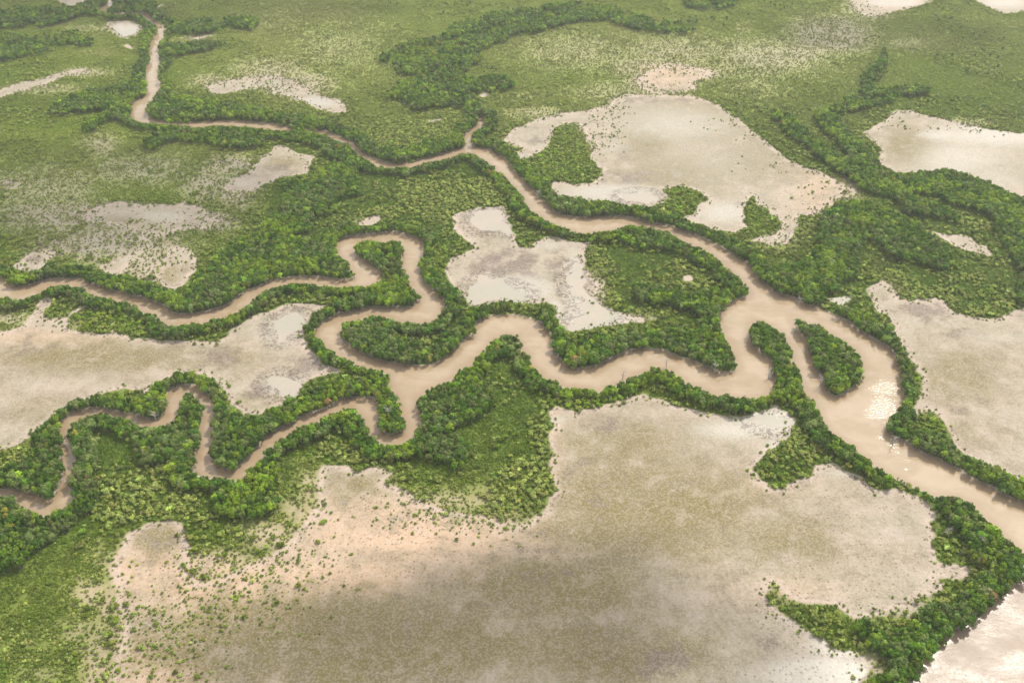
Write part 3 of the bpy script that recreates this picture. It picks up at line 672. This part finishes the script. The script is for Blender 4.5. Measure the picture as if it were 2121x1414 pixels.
def leaves(centres, radii, n, size, r, squash=1.0, inner=0.55):
    """n leaf sprays (small bent quads) spread over the shells of several foliage clumps"""
    V, Q, A = [], [], []
    radii = np.asarray(radii); centres = np.asarray(centres)
    w = radii ** 2; w = w / w.sum()
    tone = r.random(len(centres))
    for k in range(n):
        c = r.choice(len(centres), p=w)
        d = r.normal(size=3); d /= np.linalg.norm(d)
        if d[2] < -0.35: d[2] *= -0.6
        rad = radii[c] * (inner + (1 - inner) * r.random() ** 0.5) * (1 + 0.12 * r.normal())
        p = centres[c] + d * rad * np.array([1, 1, squash])
        nrm = d + r.normal(size=3) * 0.45 + np.array([0, 0, 0.35]); nrm /= np.linalg.norm(nrm)
        a = np.cross(nrm, r.normal(size=3)); a /= np.linalg.norm(a) + 1e-9
        b_ = np.cross(nrm, a)
        s = size * (0.65 + 0.7 * r.random())
        i = len(V)
        V += [p - a * s - b_ * s * 0.7, p + a * s * 0.9 - b_ * s + nrm * s * 0.1, p + a * s + b_ * s * 0.8, p - a * s * 0.8 + b_ * s - nrm * s * 0.15]
        Q.append((i, i + 1, i + 2, i + 3))
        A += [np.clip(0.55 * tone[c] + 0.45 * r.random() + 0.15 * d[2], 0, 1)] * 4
    return V, Q, A

def tube(V, Q, A, pts, r0, r1, sides=5):
    pts = [np.array(p, float) for p in pts]
    base = len(V); n = len(pts)
    for i, p in enumerate(pts):
        d = pts[min(i + 1, n - 1)] - pts[max(i - 1, 0)]; d /= np.linalg.norm(d)
        u = np.cross(d, [0.3, 1, 0.2]); u /= np.linalg.norm(u); v = np.cross(d, u)
        rr = r0 + (r1 - r0) * i / (n - 1)
        for s in range(sides):
            an = 2 * math.pi * s / sides
            V.append(p + (u * math.cos(an) + v * math.sin(an)) * rr); A.append(0.5)
    for i in range(n - 1):
        for s in range(sides):
            a = base + i * sides + s; b_ = base + i * sides + (s + 1) % sides
            Q.append((a, b_, b_ + sides, a + sides))
    Q.append(tuple(base + (n - 1) * sides + s for s in range(sides)))

def mesh_of(name, V, Q, A, mats, midx=None):
    me = bpy.data.meshes.new(name)
    me.from_pydata([tuple(v) for v in V], [], Q)
    add_attr(me, "leaf", np.array(A))
    for m_ in mats: me.materials.append(m_)
    if midx is not None:
        me.polygons.foreach_set("material_index", np.array(midx, np.int32))
    me.update()
    return me

def make_tree_variant(k, kind):
    r = np.random.default_rng(1000 + k * 7 + {'tree': 0, 'bush': 100, 'shrub': 200, 'cover': 300}[kind])
    if kind == 'tree':      # 8 m tall, crown 3.3 m radius
        C, R = [], []
        for i in range(9 + k % 3):
            an = r.random() * 6.28; rr = 2.0 * math.sqrt(r.random())
            C.append([rr * math.cos(an), rr * math.sin(an), 5.7 - 0.16 * rr * rr + r.normal() * 0.5]); R.append(1.15 + 0.55 * r.random())
        C.append([0, 0, 5.2]); R.append(2.0)
        for i in range(4):
            an = r.random() * 6.28
            C.append([2.0 * math.cos(an), 2.0 * math.sin(an), 3.4 + 0.5 * r.random()]); R.append(1.1)
        cr = leaves(C, R, 430, 0.36, r, 0.85, 0.62)
        V, Q, A = [], [], []
        tube(V, Q, A, [(0, 0, -0.6), (0.1, 0.05, 1.5), (0.2, -0.1, 3.2), (0.05, 0.1, 5.2)], 0.24, 0.09)
        for i in range(5):
            an = i * 1.257 + r.random()
            tube(V, Q, A, [(math.cos(an) * 1.2, math.sin(an) * 1.2, -0.7), (math.cos(an) * 0.7, math.sin(an) * 0.7, 0.6), (0.05, 0, 1.5)], 0.07, 0.08, 4)
        for i in range(5):
            c = C[i]
            tube(V, Q, A, [(0.15, -0.05, 2.6 + 0.3 * i), (c[0] * 0.5, c[1] * 0.5, 4.2), tuple(c)], 0.12, 0.04, 4)
        return cr, (V, Q, A)
    if kind == 'bush':      # 3.4 m tall, radius 2.2
        C, R = [], []
        for i in range(8):
            an = r.random() * 6.28; rr = 1.45 * math.sqrt(r.random())
            C.append([rr * math.cos(an), rr * math.sin(an), 2.1 - 0.2 * rr * rr + r.normal() * 0.3]); R.append(0.6 + 0.4 * r.random())
        C.append([0, 0, 1.4]); R.append(1.3)
        cr = leaves(C, R, 190, 0.27, r, 0.8, 0.6)
        V, Q, A = [], [], []
        for i in range(4):
            c = C[i]
            tube(V, Q, A, [(0.1 * i, 0, -0.4), (c[0] * 0.4, c[1] * 0.4, 0.9), tuple(c)], 0.08, 0.03, 4)
        return cr, (V, Q, A)
    if kind == 'shrub':     # 1.5 m tall, radius 1
        C = [[0, 0, 0.75], [0.45, 0.2, 0.6], [-0.4, 0.3, 0.65], [0.1, -0.5, 0.55]]; R = [0.6, 0.45, 0.5, 0.45]
        cr = leaves(C, R, 60, 0.21, r, 0.9, 0.5)
        V, Q, A = [], [], []
        tube(V, Q, A, [(0, 0, -0.3), (0.05, 0, 0.4), (0.1, 0.05, 0.9)], 0.06, 0.03, 4)
        return cr, (V, Q, A)
    # cover: a 5 m spread of knee-high stems
    C = [[r.uniform(-2.6, 2.6), r.uniform(-2.6, 2.6), 0.35 + 0.35 * r.random()] for i in range(34)]; R = [0.35 + 0.3 * r.random() for _ in C]
    cr = leaves(C, R, 150, 0.24, r, 0.8, 0.3)
    V, Q, A = [], [], []
    tube(V, Q, A, [(0, 0, -0.2), (0.05, 0, 0.3)], 0.04, 0.02, 3)
    return cr, (V, Q, A)

NV = {'tree': 6, 'bush': 5, 'shrub': 4, 'cover': 4}
crowns, stems, wholes = {}, {}, {}
for kind, nv in NV.items():
    for k in range(nv):
        cr, st = make_tree_variant(k, kind)
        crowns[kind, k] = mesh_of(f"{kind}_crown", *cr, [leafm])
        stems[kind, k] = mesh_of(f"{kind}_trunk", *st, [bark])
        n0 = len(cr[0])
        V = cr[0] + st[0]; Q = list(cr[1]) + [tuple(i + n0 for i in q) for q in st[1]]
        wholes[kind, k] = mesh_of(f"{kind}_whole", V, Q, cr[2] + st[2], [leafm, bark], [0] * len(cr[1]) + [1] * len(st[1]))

# ------------------------------------------------------------------ where things grow
def jitter_grid(s, seed):
    r = np.random.default_rng(seed)
    nx = int((X1 - X0) / s); ny = int((Y1 - Y0) / (s * 0.9))
    ix, iy = np.meshgrid(np.arange(nx), np.arange(ny))
    x = X0 + (ix + 0.5 * (iy % 2) + 0.5 + r.uniform(-0.42, 0.42, ix.shape)) * s
    y = Y0 + (iy + 0.5 + r.uniform(-0.42, 0.42, ix.shape)) * s * 0.9
    x = x.ravel(); y = y.ravel()
    px, py, dp = pix(x, y)
    ok = (px > -130) & (px < 2250) & (py > -70) & (py < 1500) & (y < Y1 - 5)
    return x[ok], y[ok], px[ok], py[ok], dp[ok], r

def seen_at(x, y, h):
    f = H / (H - h * 0.55)
    return x * f, y * f

sets = {}
TREE_T = {  # leaf colours, linear
    'dark': (0.064, 0.142, 0.008), 'mid': (0.108, 0.200, 0.012), 'fresh': (0.178, 0.275, 0.016), 'grey': (0.140, 0.198, 0.052),
    'gold': (0.27, 0.27, 0.04), 'rust': (0.30, 0.19, 0.09), 'lime': (0.165, 0.245, 0.026), 'olive': (0.275, 0.335, 0.085), 'sage': (0.20, 0.255, 0.058), 'moss': (0.125, 0.185, 0.014)}
def tints(names, r, var=0.19):
    base = np.array([TREE_T[n] for n in names])
    return base * np.exp(r.normal(0, var, (len(base), 1))) * np.exp(r.normal(0, 0.05, (len(base), 3)))

# tall mangroves
x, y, px, py, dp, r = jitter_grid(3.25, 11)
hgt = 6.2 + 4.2 * np.clip(fbm(x, y, 30, 2, 500), 0, 1) + r.normal(0, 0.8, len(x))
near_land = look(dW, x, y)
hgt = np.clip(hgt, 4.5, 11)
base_ok = ~look(W, x, y) & ~look(M, x, y)
fits = np.zeros(len(x), bool); h_fit = hgt.copy()
for f_ in (1.0, 0.8, 0.62, 0.45):      # shorter trees where a tall one would hang far over the channel or the flat
    hh = hgt * f_
    qx, qy = seen_at(x, y, hh)
    good = (look(F, qx, qy) | look(F, x, y)) & ~look(M, qx, qy) & (look(dW, qx, qy) >= 1.6) & (look(dW, *seen_at(x, y, hh * 1.6)) >= 1.6)
    new = good & ~fits
    h_fit[new] = hh[new]; fits |= good
hgt = h_fit
qx, qy = seen_at(x, y, hgt)
loose = np.clip((330 - py) / 200, 0, 1) * np.clip((0.60 - fbm(x, y, 22, 2, 510)) * 4, 0, 1)
ok = fits & base_ok & (r.random(len(x)) < 0.95 - 0.85 * loose)
# odd trees away from the belts
odd = ~look(F, qx, qy) & (look(sparse, x, y) < 0.2) & ~look(W, x, y) & ~look(M, qx, qy) & ~look(W, qx, qy) & ~look(M, x, y) & (look(N1, x, y) > 0.56) & (r.random(len(x)) < 0.03)
hgt = np.where(odd, hgt * 0.62, hgt)
ok |= odd
x, y, px, py, dp, hgt = [a[ok] for a in (x, y, px, py, dp, hgt)]
n = len(x); u = r.random(n); patchy = fbm(x, y, 26, 2, 520)
name = np.where(u < 0.40, 'dark', np.where(u < 0.72, 'mid', np.where(u < 0.85, 'fresh', np.where(u < 0.996, 'grey', np.where(u < 0.9993, 'gold', 'rust')))))
name = np.where((patchy > 0.62) & (u < 0.6), 'fresh', name)
name = np.where((patchy < 0.38) & (u > 0.35) & (u < 0.8), 'grey', name)
sets['tree'] = dict(x=x, y=y, px=px, py=py, dp=dp, s=hgt / 8.0, w=np.clip(hgt / 8.0, 0.62, 1.2) * np.where(r.random(n) < 0.16, r.uniform(0.9, 1.2, n), r.uniform(0.48, 0.78, n)), name=name, tint=tints(name, r), vid=r.integers(0, 6, n), rot=r.random(n) * 6.28)

# bushes: pale ones inland, lime ones on the mud rims
x, y, px, py, dp, r = jitter_grid(3.1, 12)
hgt = r.uniform(2.2, 4.0, len(x))
qx, qy = seen_at(x, y, hgt)
rim_d = look(dM, qx, qy); nn2 = look(N2, x, y); nn1 = look(N1, x, y)
isP = look(PB, qx, qy); isL = look(LM, qx, qy); isF = look(F, qx, qy)
land = ~look(W, x, y) & ~look(M, x, y) & ~look(W, qx, qy) & ~look(M, qx, qy)
sp_ = look(sparse, x, y)
pr = np.where(isP, 0.80, np.where(isL, 0.85, np.where(rim_d < 9, 0.55 * (nn1 > 0.40), np.clip((0.6 * nn1 + 0.4 * nn2 - 0.50) * 7, 0.012, 0.5)) ))
pr = pr * (1 - 0.85 * sp_) * np.where(isF, 0.12, 1)
pr = np.where((rim_d <= 14) & (rim_d > 1) & (sp_ < 0.25) & ~isF, np.maximum(pr, 0.38), pr)
ok = land & (r.random(len(x)) < pr)
ok &= (py > 250) | (r.random(len(x)) < 0.8)
x, y, px, py, dp, hgt, isP, isL, rim_d = [a[ok] for a in (x, y, px, py, dp, hgt, isP, isL, rim_d)]
n = len(x); u = r.random(n)
name = np.where(isL, np.where(u < 0.55, 'lime', np.where(u < 0.8, 'fresh', 'olive')), np.where(isP, np.where(u < 0.62, 'olive', np.where(u < 0.9, 'sage', 'moss')),
       np.where(u < 0.28, 'olive', np.where(u < 0.58, 'sage', np.where(u < 0.80, 'moss', 'lime')))))
sets['bush'] = dict(x=x, y=y, px=px, py=py, dp=dp, s=hgt / 3.2, w=hgt / 3.2 * r.uniform(0.75, 1.1, n), name=name, tint=tints(name, r), vid=r.integers(0, 5, n), rot=r.random(n) * 6.28)

# low shrubs: open scrub, and loners out on the mud
x, y, px, py, dp, r = jitter_grid(2.5, 13)
land = ~look(W, x, y) & ~look(M, x, y)
sp_ = look(sparse, x, y); fr = look(fringe, x, y); strew = look(np.clip(blobs(STREW), 0, 1), x, y); din = look(dMin, x, y); isF = look(F, x, y)
cl = fbm(x, y, 7, 2, 600)
fpx = 1913.0 / dp
pr = np.where(land, np.where(isF, 0.0, np.where(sp_ > 0.15, 0.80 - 0.45 * sp_ * (cl > 0.5) - 0.1 * sp_, 0.20)), 0.0)
out = fr * np.clip(1.15 - din / 38.0, 0.0, 1) * np.clip((cl - 0.30) * 2.4, 0, 1) * 0.62
out = np.maximum(out, strew * (0.35 + 0.65 * np.clip((cl - 0.30) * 3.0, 0, 1)) * 0.82)
pr = np.where(look(M, x, y), out, pr)
pr = np.where(look(M, x, y) & (din < 6) & (cl > 0.50), np.maximum(pr, 0.30), pr)
ok = (r.random(len(x)) < pr) & (look(dW, x, y) > 3)
x, y, px, py, dp, land, sp_ = [a[ok] for a in (x, y, px, py, dp, land, sp_)]
n = len(x); u = r.random(n)
name = np.where(land, np.where(sp_ > 0.2, np.where(u < 0.5, 'sage', np.where(u < 0.8, 'olive', 'moss')), np.where(u < 0.62, 'moss', np.where(u < 0.8, 'olive', 'mid'))),
                np.where(u < 0.5, 'lime', np.where(u < 0.75, 'moss', 'olive')))
sc = r.uniform(0.55, 1.35, n) * np.where(land, 1, np.where(r.random(n) < 0.12, 1.5, 0.95))
sets['shrub'] = dict(x=x, y=y, px=px, py=py, dp=dp, s=sc, w=sc * r.uniform(0.85, 1.15, n), name=name, tint=tints(name, r), vid=r.integers(0, 4, n), rot=r.random(n) * 6.28, mud=~land)

# seedlings crowding the fringe of the wide flat
x, y, px, py, dp, r = jitter_grid(1.75, 15)
sd_ = look(np.clip(blobs(G("160,1390,130,60,.9 250,1290,80,60,.9 330,1340,110,60,.55 430,1270,110,42,.6 510,1200,110,42,.7 590,1140,70,40,.75 430,1170,70,40,.9 930,1062,110,28,.7 1030,1085,60,20,.7 870,1035,60,22,.7 120,1290,90,60,.6")), 0, 1), x, y)
cl = fbm(x, y, 5, 2, 640)
rimp = (look(M, x, y) & (look(dMin, x, y) < 5)) * 0.13
ok = (r.random(len(x)) < np.maximum(sd_ * 0.62, rimp) * np.clip((cl - 0.28) * 2.6, 0, 1)) & ~look(W, x, y) & ~look(F, x, y)
x, y, px, py, dp = [a[ok] for a in (x, y, px, py, dp)]
n = len(x); u = r.random(n)
name = np.where(u < 0.4, 'lime', np.where(u < 0.75, 'moss', 'olive'))
sc = r.uniform(0.35, 0.8, n)
extra = dict(x=x, y=y, px=px, py=py, dp=dp, s=sc, w=sc, name=name, tint=tints(name, r), vid=r.integers(0, 4, n), rot=r.random(n) * 6.28, mud=np.ones(n, bool))
sets['shrub'] = {k: np.concatenate([v, extra[k]]) for k, v in sets['shrub'].items()}

# knee-high cover
x, y, px, py, dp, r = jitter_grid(4.4, 14)
sp_ = look(sparse, x, y)
ok = ~look(W, x, y) & ~look(M, x, y) & (look(dM, x, y) > 2) & (look(dW, x, y) > 2) & (r.random(len(x)) < 0.97 - 2.0 * np.clip(sp_ - 0.08, 0, 1)) & (~look(F, x, y) | (py < 330))
x, y, px, py, dp, sp_ = [a[ok] for a in (x, y, px, py, dp, sp_)]
n = len(x)
mixv = np.clip(look(olive, x, y) + r.normal(0, 0.1, n), 0, 1)[:, None]
tt = (np.array([[0.090, 0.160, 0.008]]) * (1 - mixv) + np.array([[0.205, 0.245, 0.042]]) * mixv) * np.exp(r.normal(0, 0.12, (n, 1)))
sets['cover'] = dict(x=x, y=y, px=px, py=py, dp=dp, s=r.uniform(0.7, 1.3, n), w=np.ones(n), name=np.array(['moss'] * n), tint=tt, vid=r.integers(0, 4, n), rot=r.random(n) * 6.28)

for kd, k_ in (('bush', 0.62), ('shrub', 0.62), ('cover', 0.85)):
    S = sets[kd]
    land_ = ~look(M, S['x'], S['y'])
    pl = (look(plain, S['x'], S['y']) * k_ * land_)[:, None]
    ol = look(olive, S['x'], S['y'])[:, None]
    target = np.array([[0.225, 0.320, 0.028]]) * (1 - ol) + np.array([[0.300, 0.325, 0.100]]) * ol
    S['tint'] = S['tint'] * (1 - pl) + target * pl

# ------------------------------------------------------------------ the plants one can single out: each its own object
PLACES = [  # photo box, words
    ((1560, 1180, 1800, 1500), "on the pointed spit between the two bare flats", "on the pointed spit"),
    ((1800, 1330, 2200, 1500), "at the bottom corner beside the glittering sea", "bottom corner"),
    ((1900, 1230, 2200, 1330), "on the shore above the glittering sea", "sea shore"),
    ((1900, 1130, 2200, 1230), "at the bend where the river turns into the sea", "river mouth bend"),
    ((1900, 1000, 2200, 1130), "on the river bank above the wide bend", "bank above the bend"),
    ((1560, 820, 1900, 1130), "on the river bank beside the sunlit ripples", "bank by the ripples"),
    ((1600, 640, 1800, 830), "on the mid-river island", "mid-river island"),
    ((1800, 640, 2200, 1100), "on the narrow bank across from the island", "narrow far bank"),
    ((820, 680, 1200, 1200), "on the headland between the creek and the wide flat", "headland"),
    ((640, 1040, 1200, 1200), "on the open mud below the headland", "open mud below the headland"),
    ((400, 900, 820, 1080), "south of the little creek loop", "south of the creek loop"),
    ((200, 1080, 460, 1250), "around the small round mud pan", "round mud pan"),
    ((-200, 900, 200, 1200), "beside the creek at the picture's left edge", "left edge creek"),
    ((200, 800, 460, 1080), "inside the bend of the little creek", "inside the creek bend"),
    ((-200, 1200, 150, 1500), "in the dense scrub of the bottom left corner", "bottom left scrub"),
    ((150, 1200, 420, 1500), "on the pale mud near the bottom left corner", "mud near the bottom left"),
    ((420, 1080, 820, 1500), "on the pink mud east of the round pan", "pink mud"),
]
def place_of(px, py):
    for (a, b_, c, d), w_, g_ in PLACES:
        if a <= px < c and b_ <= py < d:
            return w_, g_
    return "farther up among the winding channels", "winding channels"
HUE = {'dark': "dark green", 'mid': "mid green", 'fresh': "bright green", 'grey': "grey green", 'gold': "yellow", 'rust': "rusty orange", 'lime': "lime green",
       'olive': "pale olive", 'sage': "dull sage green", 'moss': "moss green"}
KINDS_ = {'tree': ("mangrove_tree", "mangrove tree", "tree", "crown", "trunk"), 'bush': ("mangrove_bush", "rounded bush", "bush", "crown", "stem"),
          'shrub': ("salt_flat_shrub", "small shrub", "shrub", "crown", "stem")}

def size_word(kind, s):
    lo, hi = {'tree': (0.95, 1.15), 'bush': (0.85, 1.1), 'shrub': (0.7, 1.2)}[kind]
    return "low" if s < lo else ("large" if s > hi else "middling")

for kind in ('tree', 'bush', 'shrub'):
    S = sets[kind]
    vis = (S['px'] > 6) & (S['px'] < 2115) & (S['py'] > 10) & (S['py'] < 1408)
    size = np.where(vis, S['w'] * S['s'] ** 0.5 / S['dp'], 0)
    if kind == 'shrub':
        size = size * np.where(S['mud'], 1.25, 1.0)
    pick = np.argsort(-size)[:300]
    mask = np.ones(len(S['x']), bool); mask[pick] = False
    onm, words_, cat, cw, sw = KINDS_[kind]
    for i in pick:
        e = bpy.data.objects.new(onm, None)
        scene.collection.objects.link(e)
        e.location = (S['x'][i], S['y'][i], 0.5)
        e.rotation_euler = (0, 0, S['rot'][i])
        e.scale = (S['w'][i], S['w'][i], S['s'][i])
        where, gname = place_of(S['px'][i], S['py'][i])
        hue = HUE[S['name'][i]]
        e["label"] = f"{size_word(kind, S['s'][i])} {hue} {words_} {where}"
        e["category"] = cat
        e["group"] = f"{size_word(kind, S['s'][i])} {hue} {cat}s, {gname}"
        v = int(S['vid'][i])
        for me_, nm_ in ((crowns[kind, v], cw), (stems[kind, v], sw)):
            o = bpy.data.objects.new(nm_, me_)
            scene.collection.objects.link(o)
            o.parent = e
            o["tint"] = [float(c) for c in S['tint'][i]]
    sets[kind] = {k: v[mask] for k, v in S.items()}

# dead trees standing bare at the water's edge
def dead_tree(seed):
    r = np.random.default_rng(seed)
    V, Q, A = [], [], []
    top = (r.normal() * 0.7, r.normal() * 0.7, 6.5)
    tube(V, Q, A, [(0, 0, -1.0), (0.1, 0.1, 2.2), (top[0] * 0.6, top[1] * 0.6, 4.6), top], 0.30, 0.09, 6)
    trunk = (V, Q, A)
    V, Q, A = [], [], []
    for i in range(11):
        an = r.random() * 6.28; z = 1.8 + 4.2 * r.random(); L_ = 1.2 + 1.8 * r.random()
        b0 = (top[0] * z / 7, top[1] * z / 7, z); b1 = (b0[0] + math.cos(an) * L_ * 0.6, b0[1] + math.sin(an) * L_ * 0.6, z + L_ * 0.45)
        b2 = (b0[0] + math.cos(an + 0.3) * L_, b0[1] + math.sin(an + 0.3) * L_, z + L_ * 0.9)
        tube(V, Q, A, [b0, b1, b2], 0.13, 0.05, 4)
        tube(V, Q, A, [b1, (b1[0] + math.cos(an - 0.8) * L_ * 0.4, b1[1] + math.sin(an - 0.8) * L_ * 0.4, b1[2] + 0.5)], 0.07, 0.03, 4)
    return trunk, (V, Q, A)
greyw, t = mat("weathered_wood")
b = t.n("ShaderNodeBsdfPrincipled")
t.set(b.inputs["Base Color"], t.mix(t.noise(t.n("ShaderNodeTexCoord").outputs["Object"], 4.0), (0.30, 0.28, 0.25), (0.50, 0.48, 0.45)))
b.inputs["Roughness"].default_value = 0.9
t.set(t.n("ShaderNodeOutputMaterial").inputs["Surface"], b.outputs[0])
dead = []
for k in range(4):
    tk, br = dead_tree(50 + k)
    dead.append((mesh_of("dead_trunk", *tk, [greyw]), mesh_of("dead_branches", *br, [greyw])))
DEAD = [(1592, 780, "leaning over the river opposite the mid-river island"), (1154, 742, "at the outer bend of the middle channel"), (1466, 752, "on the bank of the middle channel bend"),
        (1480, 768, "on the tip of the wooded block above the middle channel"), (1380, 756, "standing in the shallows of the middle channel"), (1114, 408, "on the outer bank of the upper river bend"),
        (800, 848, "amid the trees between creek and river"), (806, 862, "amid the trees inside the small creek hook"), (1290, 782, "at the water's edge below the middle channel bend"),
        (1700, 795, "on the lower side of the mid-river island"), (1762, 790, "among the crowns of the mid-river island"), (1655, 628, "on the bank by the small white pool"),
        (300, 945, "in the wood inside the creek bend"), (140, 1000, "beside the creek at the picture's left edge"), (1360, 505, "in the wooded rim of the leaf-shaped block"),
        (1440, 640, "in the lower rim of the leaf-shaped block"), (770, 545, "on the inner bank of the meander loop"), (322, 866, "at the creek edge under the double arch"),
        (1850, 918, "at the foot of the wooded point by the ripples"), (2030, 1128, "in the wood above the river mouth"), (1905, 1345, "in the wood by the glittering sea"), (1960, 1105, "in the belt above the wide river bend")]
rd = np.random.default_rng(77)
for k, (px_, py_, w_) in enumerate(DEAD):
    e = bpy.data.objects.new("dead_tree", None); scene.collection.objects.link(e)
    cx, cy = ground(px_, py_, 2.0)
    s_ = float(rd.uniform(1.0, 1.45))
    e.location = (float(cx), float(cy), 0.3); e.rotation_euler = (0, 0, float(rd.random() * 6.28)); e.scale = (s_, s_, s_)
    e["label"] = "bare grey dead tree " + w_; e["category"] = "dead tree"; e["group"] = "dead trees along the channels"
    for me_, nm_ in zip(dead[k % 4], ("trunk", "branches")):
        o = bpy.data.objects.new(nm_, me_); scene.collection.objects.link(o); o.parent = e

# ------------------------------------------------------------------ the uncountable rest: scattered copies of the same plants
def scatter(name, kind, label):
    S = sets[kind]; n = len(S['x'])
    me = bpy.data.meshes.new(name)
    me.vertices.add(n)
    co = np.stack([S['x'], S['y'], np.full(n, 0.5)], -1).astype(np.float32)
    me.vertices.foreach_set("co", co.ravel())
    a = me.attributes.new("tint", 'FLOAT_VECTOR', 'POINT'); a.data.foreach_set("vector", S['tint'].astype(np.float32).ravel())
    a = me.attributes.new("size", 'FLOAT_VECTOR', 'POINT'); a.data.foreach_set("vector", np.stack([S['w'], S['w'], S['s']], -1).astype(np.float32).ravel())
    a = me.attributes.new("turn", 'FLOAT_VECTOR', 'POINT'); a.data.foreach_set("vector", np.stack([0 * S['rot'], 0 * S['rot'], S['rot']], -1).astype(np.float32).ravel())
    a = me.attributes.new("which", 'INT', 'POINT'); a.data.foreach_set("value", S['vid'].astype(np.int32))
    o = link(name, me, kind="stuff", label=label)
    ng = bpy.data.node_groups.new(name, 'GeometryNodeTree')
    ng.interface.new_socket(name="Geometry", in_out='INPUT', socket_type='NodeSocketGeometry')
    ng.interface.new_socket(name="Geometry", in_out='OUTPUT', socket_type='NodeSocketGeometry')
    N = ng.nodes; L = ng.links
    gi = N.new("NodeGroupInput"); go = N.new("NodeGroupOutput")
    iop = N.new("GeometryNodeInstanceOnPoints")
    join = N.new("GeometryNodeJoinGeometry")
    for k in reversed(range(NV[kind])):
        src = bpy.data.objects.new(f"{kind}_source", wholes[kind, k])
        oi = N.new("GeometryNodeObjectInfo"); oi.inputs["Object"].default_value = src
        oi.inputs["As Instance"].default_value = False
        g2i = N.new("GeometryNodeGeometryToInstance")
        L.new(oi.outputs["Geometry"], g2i.inputs[0]); L.new(g2i.outputs[0], join.inputs[0])
    def na(nm, ty):
        q = N.new("GeometryNodeInputNamedAttribute"); q.data_type = ty; q.inputs["Name"].default_value = nm
        return q.outputs["Attribute"]
    L.new(gi.outputs[0], iop.inputs["Points"]); L.new(join.outputs[0], iop.inputs["Instance"])
    iop.inputs["Pick Instance"].default_value = True
    L.new(na("which", 'INT'), iop.inputs["Instance Index"])
    e2r = N.new("FunctionNodeEulerToRotation"); L.new(na("turn", 'FLOAT_VECTOR'), e2r.inputs[0]); L.new(e2r.outputs[0], iop.inputs["Rotation"])
    L.new(na("size", 'FLOAT_VECTOR'), iop.inputs["Scale"])
    L.new(iop.outputs[0], go.inputs[0])
    md = o.modifiers.new("scatter", 'NODES'); md.node_group = ng
    return o

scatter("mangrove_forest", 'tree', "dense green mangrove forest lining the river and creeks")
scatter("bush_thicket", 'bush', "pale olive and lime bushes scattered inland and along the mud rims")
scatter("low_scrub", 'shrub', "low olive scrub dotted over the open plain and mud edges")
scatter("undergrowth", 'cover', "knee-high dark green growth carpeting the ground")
print("COUNTS", {k: len(v['x']) for k, v in sets.items()})

# ------------------------------------------------------------------ humid air
def box(name, x0, x1, y0, y1, z0, z1):
    V = [(x, y, z) for z in (z0, z1) for y in (y0, y1) for x in (x0, x1)]
    Fq = [(0, 2, 3, 1), (4, 5, 7, 6), (0, 1, 5, 4), (2, 6, 7, 3), (0, 4, 6, 2), (1, 3, 7, 5)]
    me = bpy.data.meshes.new(name); me.from_pydata(V, [], Fq); me.update()
    return me
hz = bpy.data.materials.new("humid_air"); hz.use_nodes = True
ht = hz.node_tree; ht.nodes.clear()
pv = ht.nodes.new("ShaderNodeVolumePrincipled"); ho = ht.nodes.new("ShaderNodeOutputMaterial")
pv.inputs["Color"].default_value = (0.92, 0.93, 0.92, 1); pv.inputs["Density"].default_value = 0.000075; pv.inputs["Anisotropy"].default_value = 0.2
ht.links.new(pv.outputs[0], ho.inputs["Volume"])
me = box("haze", -3000000 / 45, 3000000 / 45, -25000, 50000, -4, H + 8)
me.materials.append(hz)
link("haze", me, kind="stuff", label="thin humid haze over the estuary")

# ------------------------------------------------------------------ low clouds drifting above, out of the picture; their soft shade falls on the flats
cm = bpy.data.materials.new("cloud_vapour"); cm.use_nodes = True
t = NT(cm)
lw = t.n("ShaderNodeLayerWeight"); lw.inputs["Blend"].default_value = 0.5
cn = t.noise(t.n("ShaderNodeTexCoord").outputs["Object"], 1.6, 5, 0.6)
op = t.math('MULTIPLY', t.math('POWER', t.math('SUBTRACT', 1.0, lw.outputs["Facing"]), 1.6), t.rng(cn, 0.25, 0.7, 0.30, 0.80))
tr = t.n("ShaderNodeBsdfTransparent"); df = t.n("ShaderNodeBsdfTranslucent"); df.inputs["Color"].default_value = (0.95, 0.95, 0.95, 1)
ms = t.n("ShaderNodeMixShader"); t.set(ms.inputs[0], op); t.set(ms.inputs[1], tr.outputs[0]); t.set(ms.inputs[2], df.outputs[0])
t.set(t.n("ShaderNodeOutputMaterial").inputs["Surface"], ms.outputs[0])
import bmesh
CLOUDS = [(1150,1205,85,34),(1430,1345,75,42),(830,1370,140,45),(1000,1300,110,50),(110,395,230,130),(60,470,90,50),(1850,70,170,80),(30,20,260,110),(560,20,200,60),(1010,985,0,0),(1330,80,0,0),(330,520,0,0),(60,830,0,0),(1790,165,0,0)]
for k, (px_, py_, rx_, ry_) in enumerate(CLOUDS):
    if rx_ == 0: continue
    cx, cy = ground(px_, py_)
    hgt_ = 1150 + 60 * (k % 3)
    L_ = hgt_ / sun_dir.z
    bm_ = bmesh.new()
    bmesh.ops.create_icosphere(bm_, subdivisions=5, radius=1.0)
    for v in bm_.verts:
        d_ = fbm(np.array([v.co.x * 1.3 + 7 * k]), np.array([v.co.y * 1.3 + v.co.z * 0.7]), 1.0, 3, 900 + k)[0]
        v.co *= 0.72 + 0.6 * float(d_)
        if v.co.z < 0: v.co.z *= 0.45
    for f in bm_.faces: f.smooth = True
    me = bpy.data.meshes.new("cloud"); bm_.to_mesh(me); bm_.free()
    me.materials.append(cm)
    o = link("cloud", me, kind="structure", label="low cloud drifting above the estuary")
    o.location = (float(cx) + sun_dir.x * L_, float(cy) + sun_dir.y * L_, hgt_)
    o.scale = (rx_, ry_, 0.35 * min(rx_, ry_))
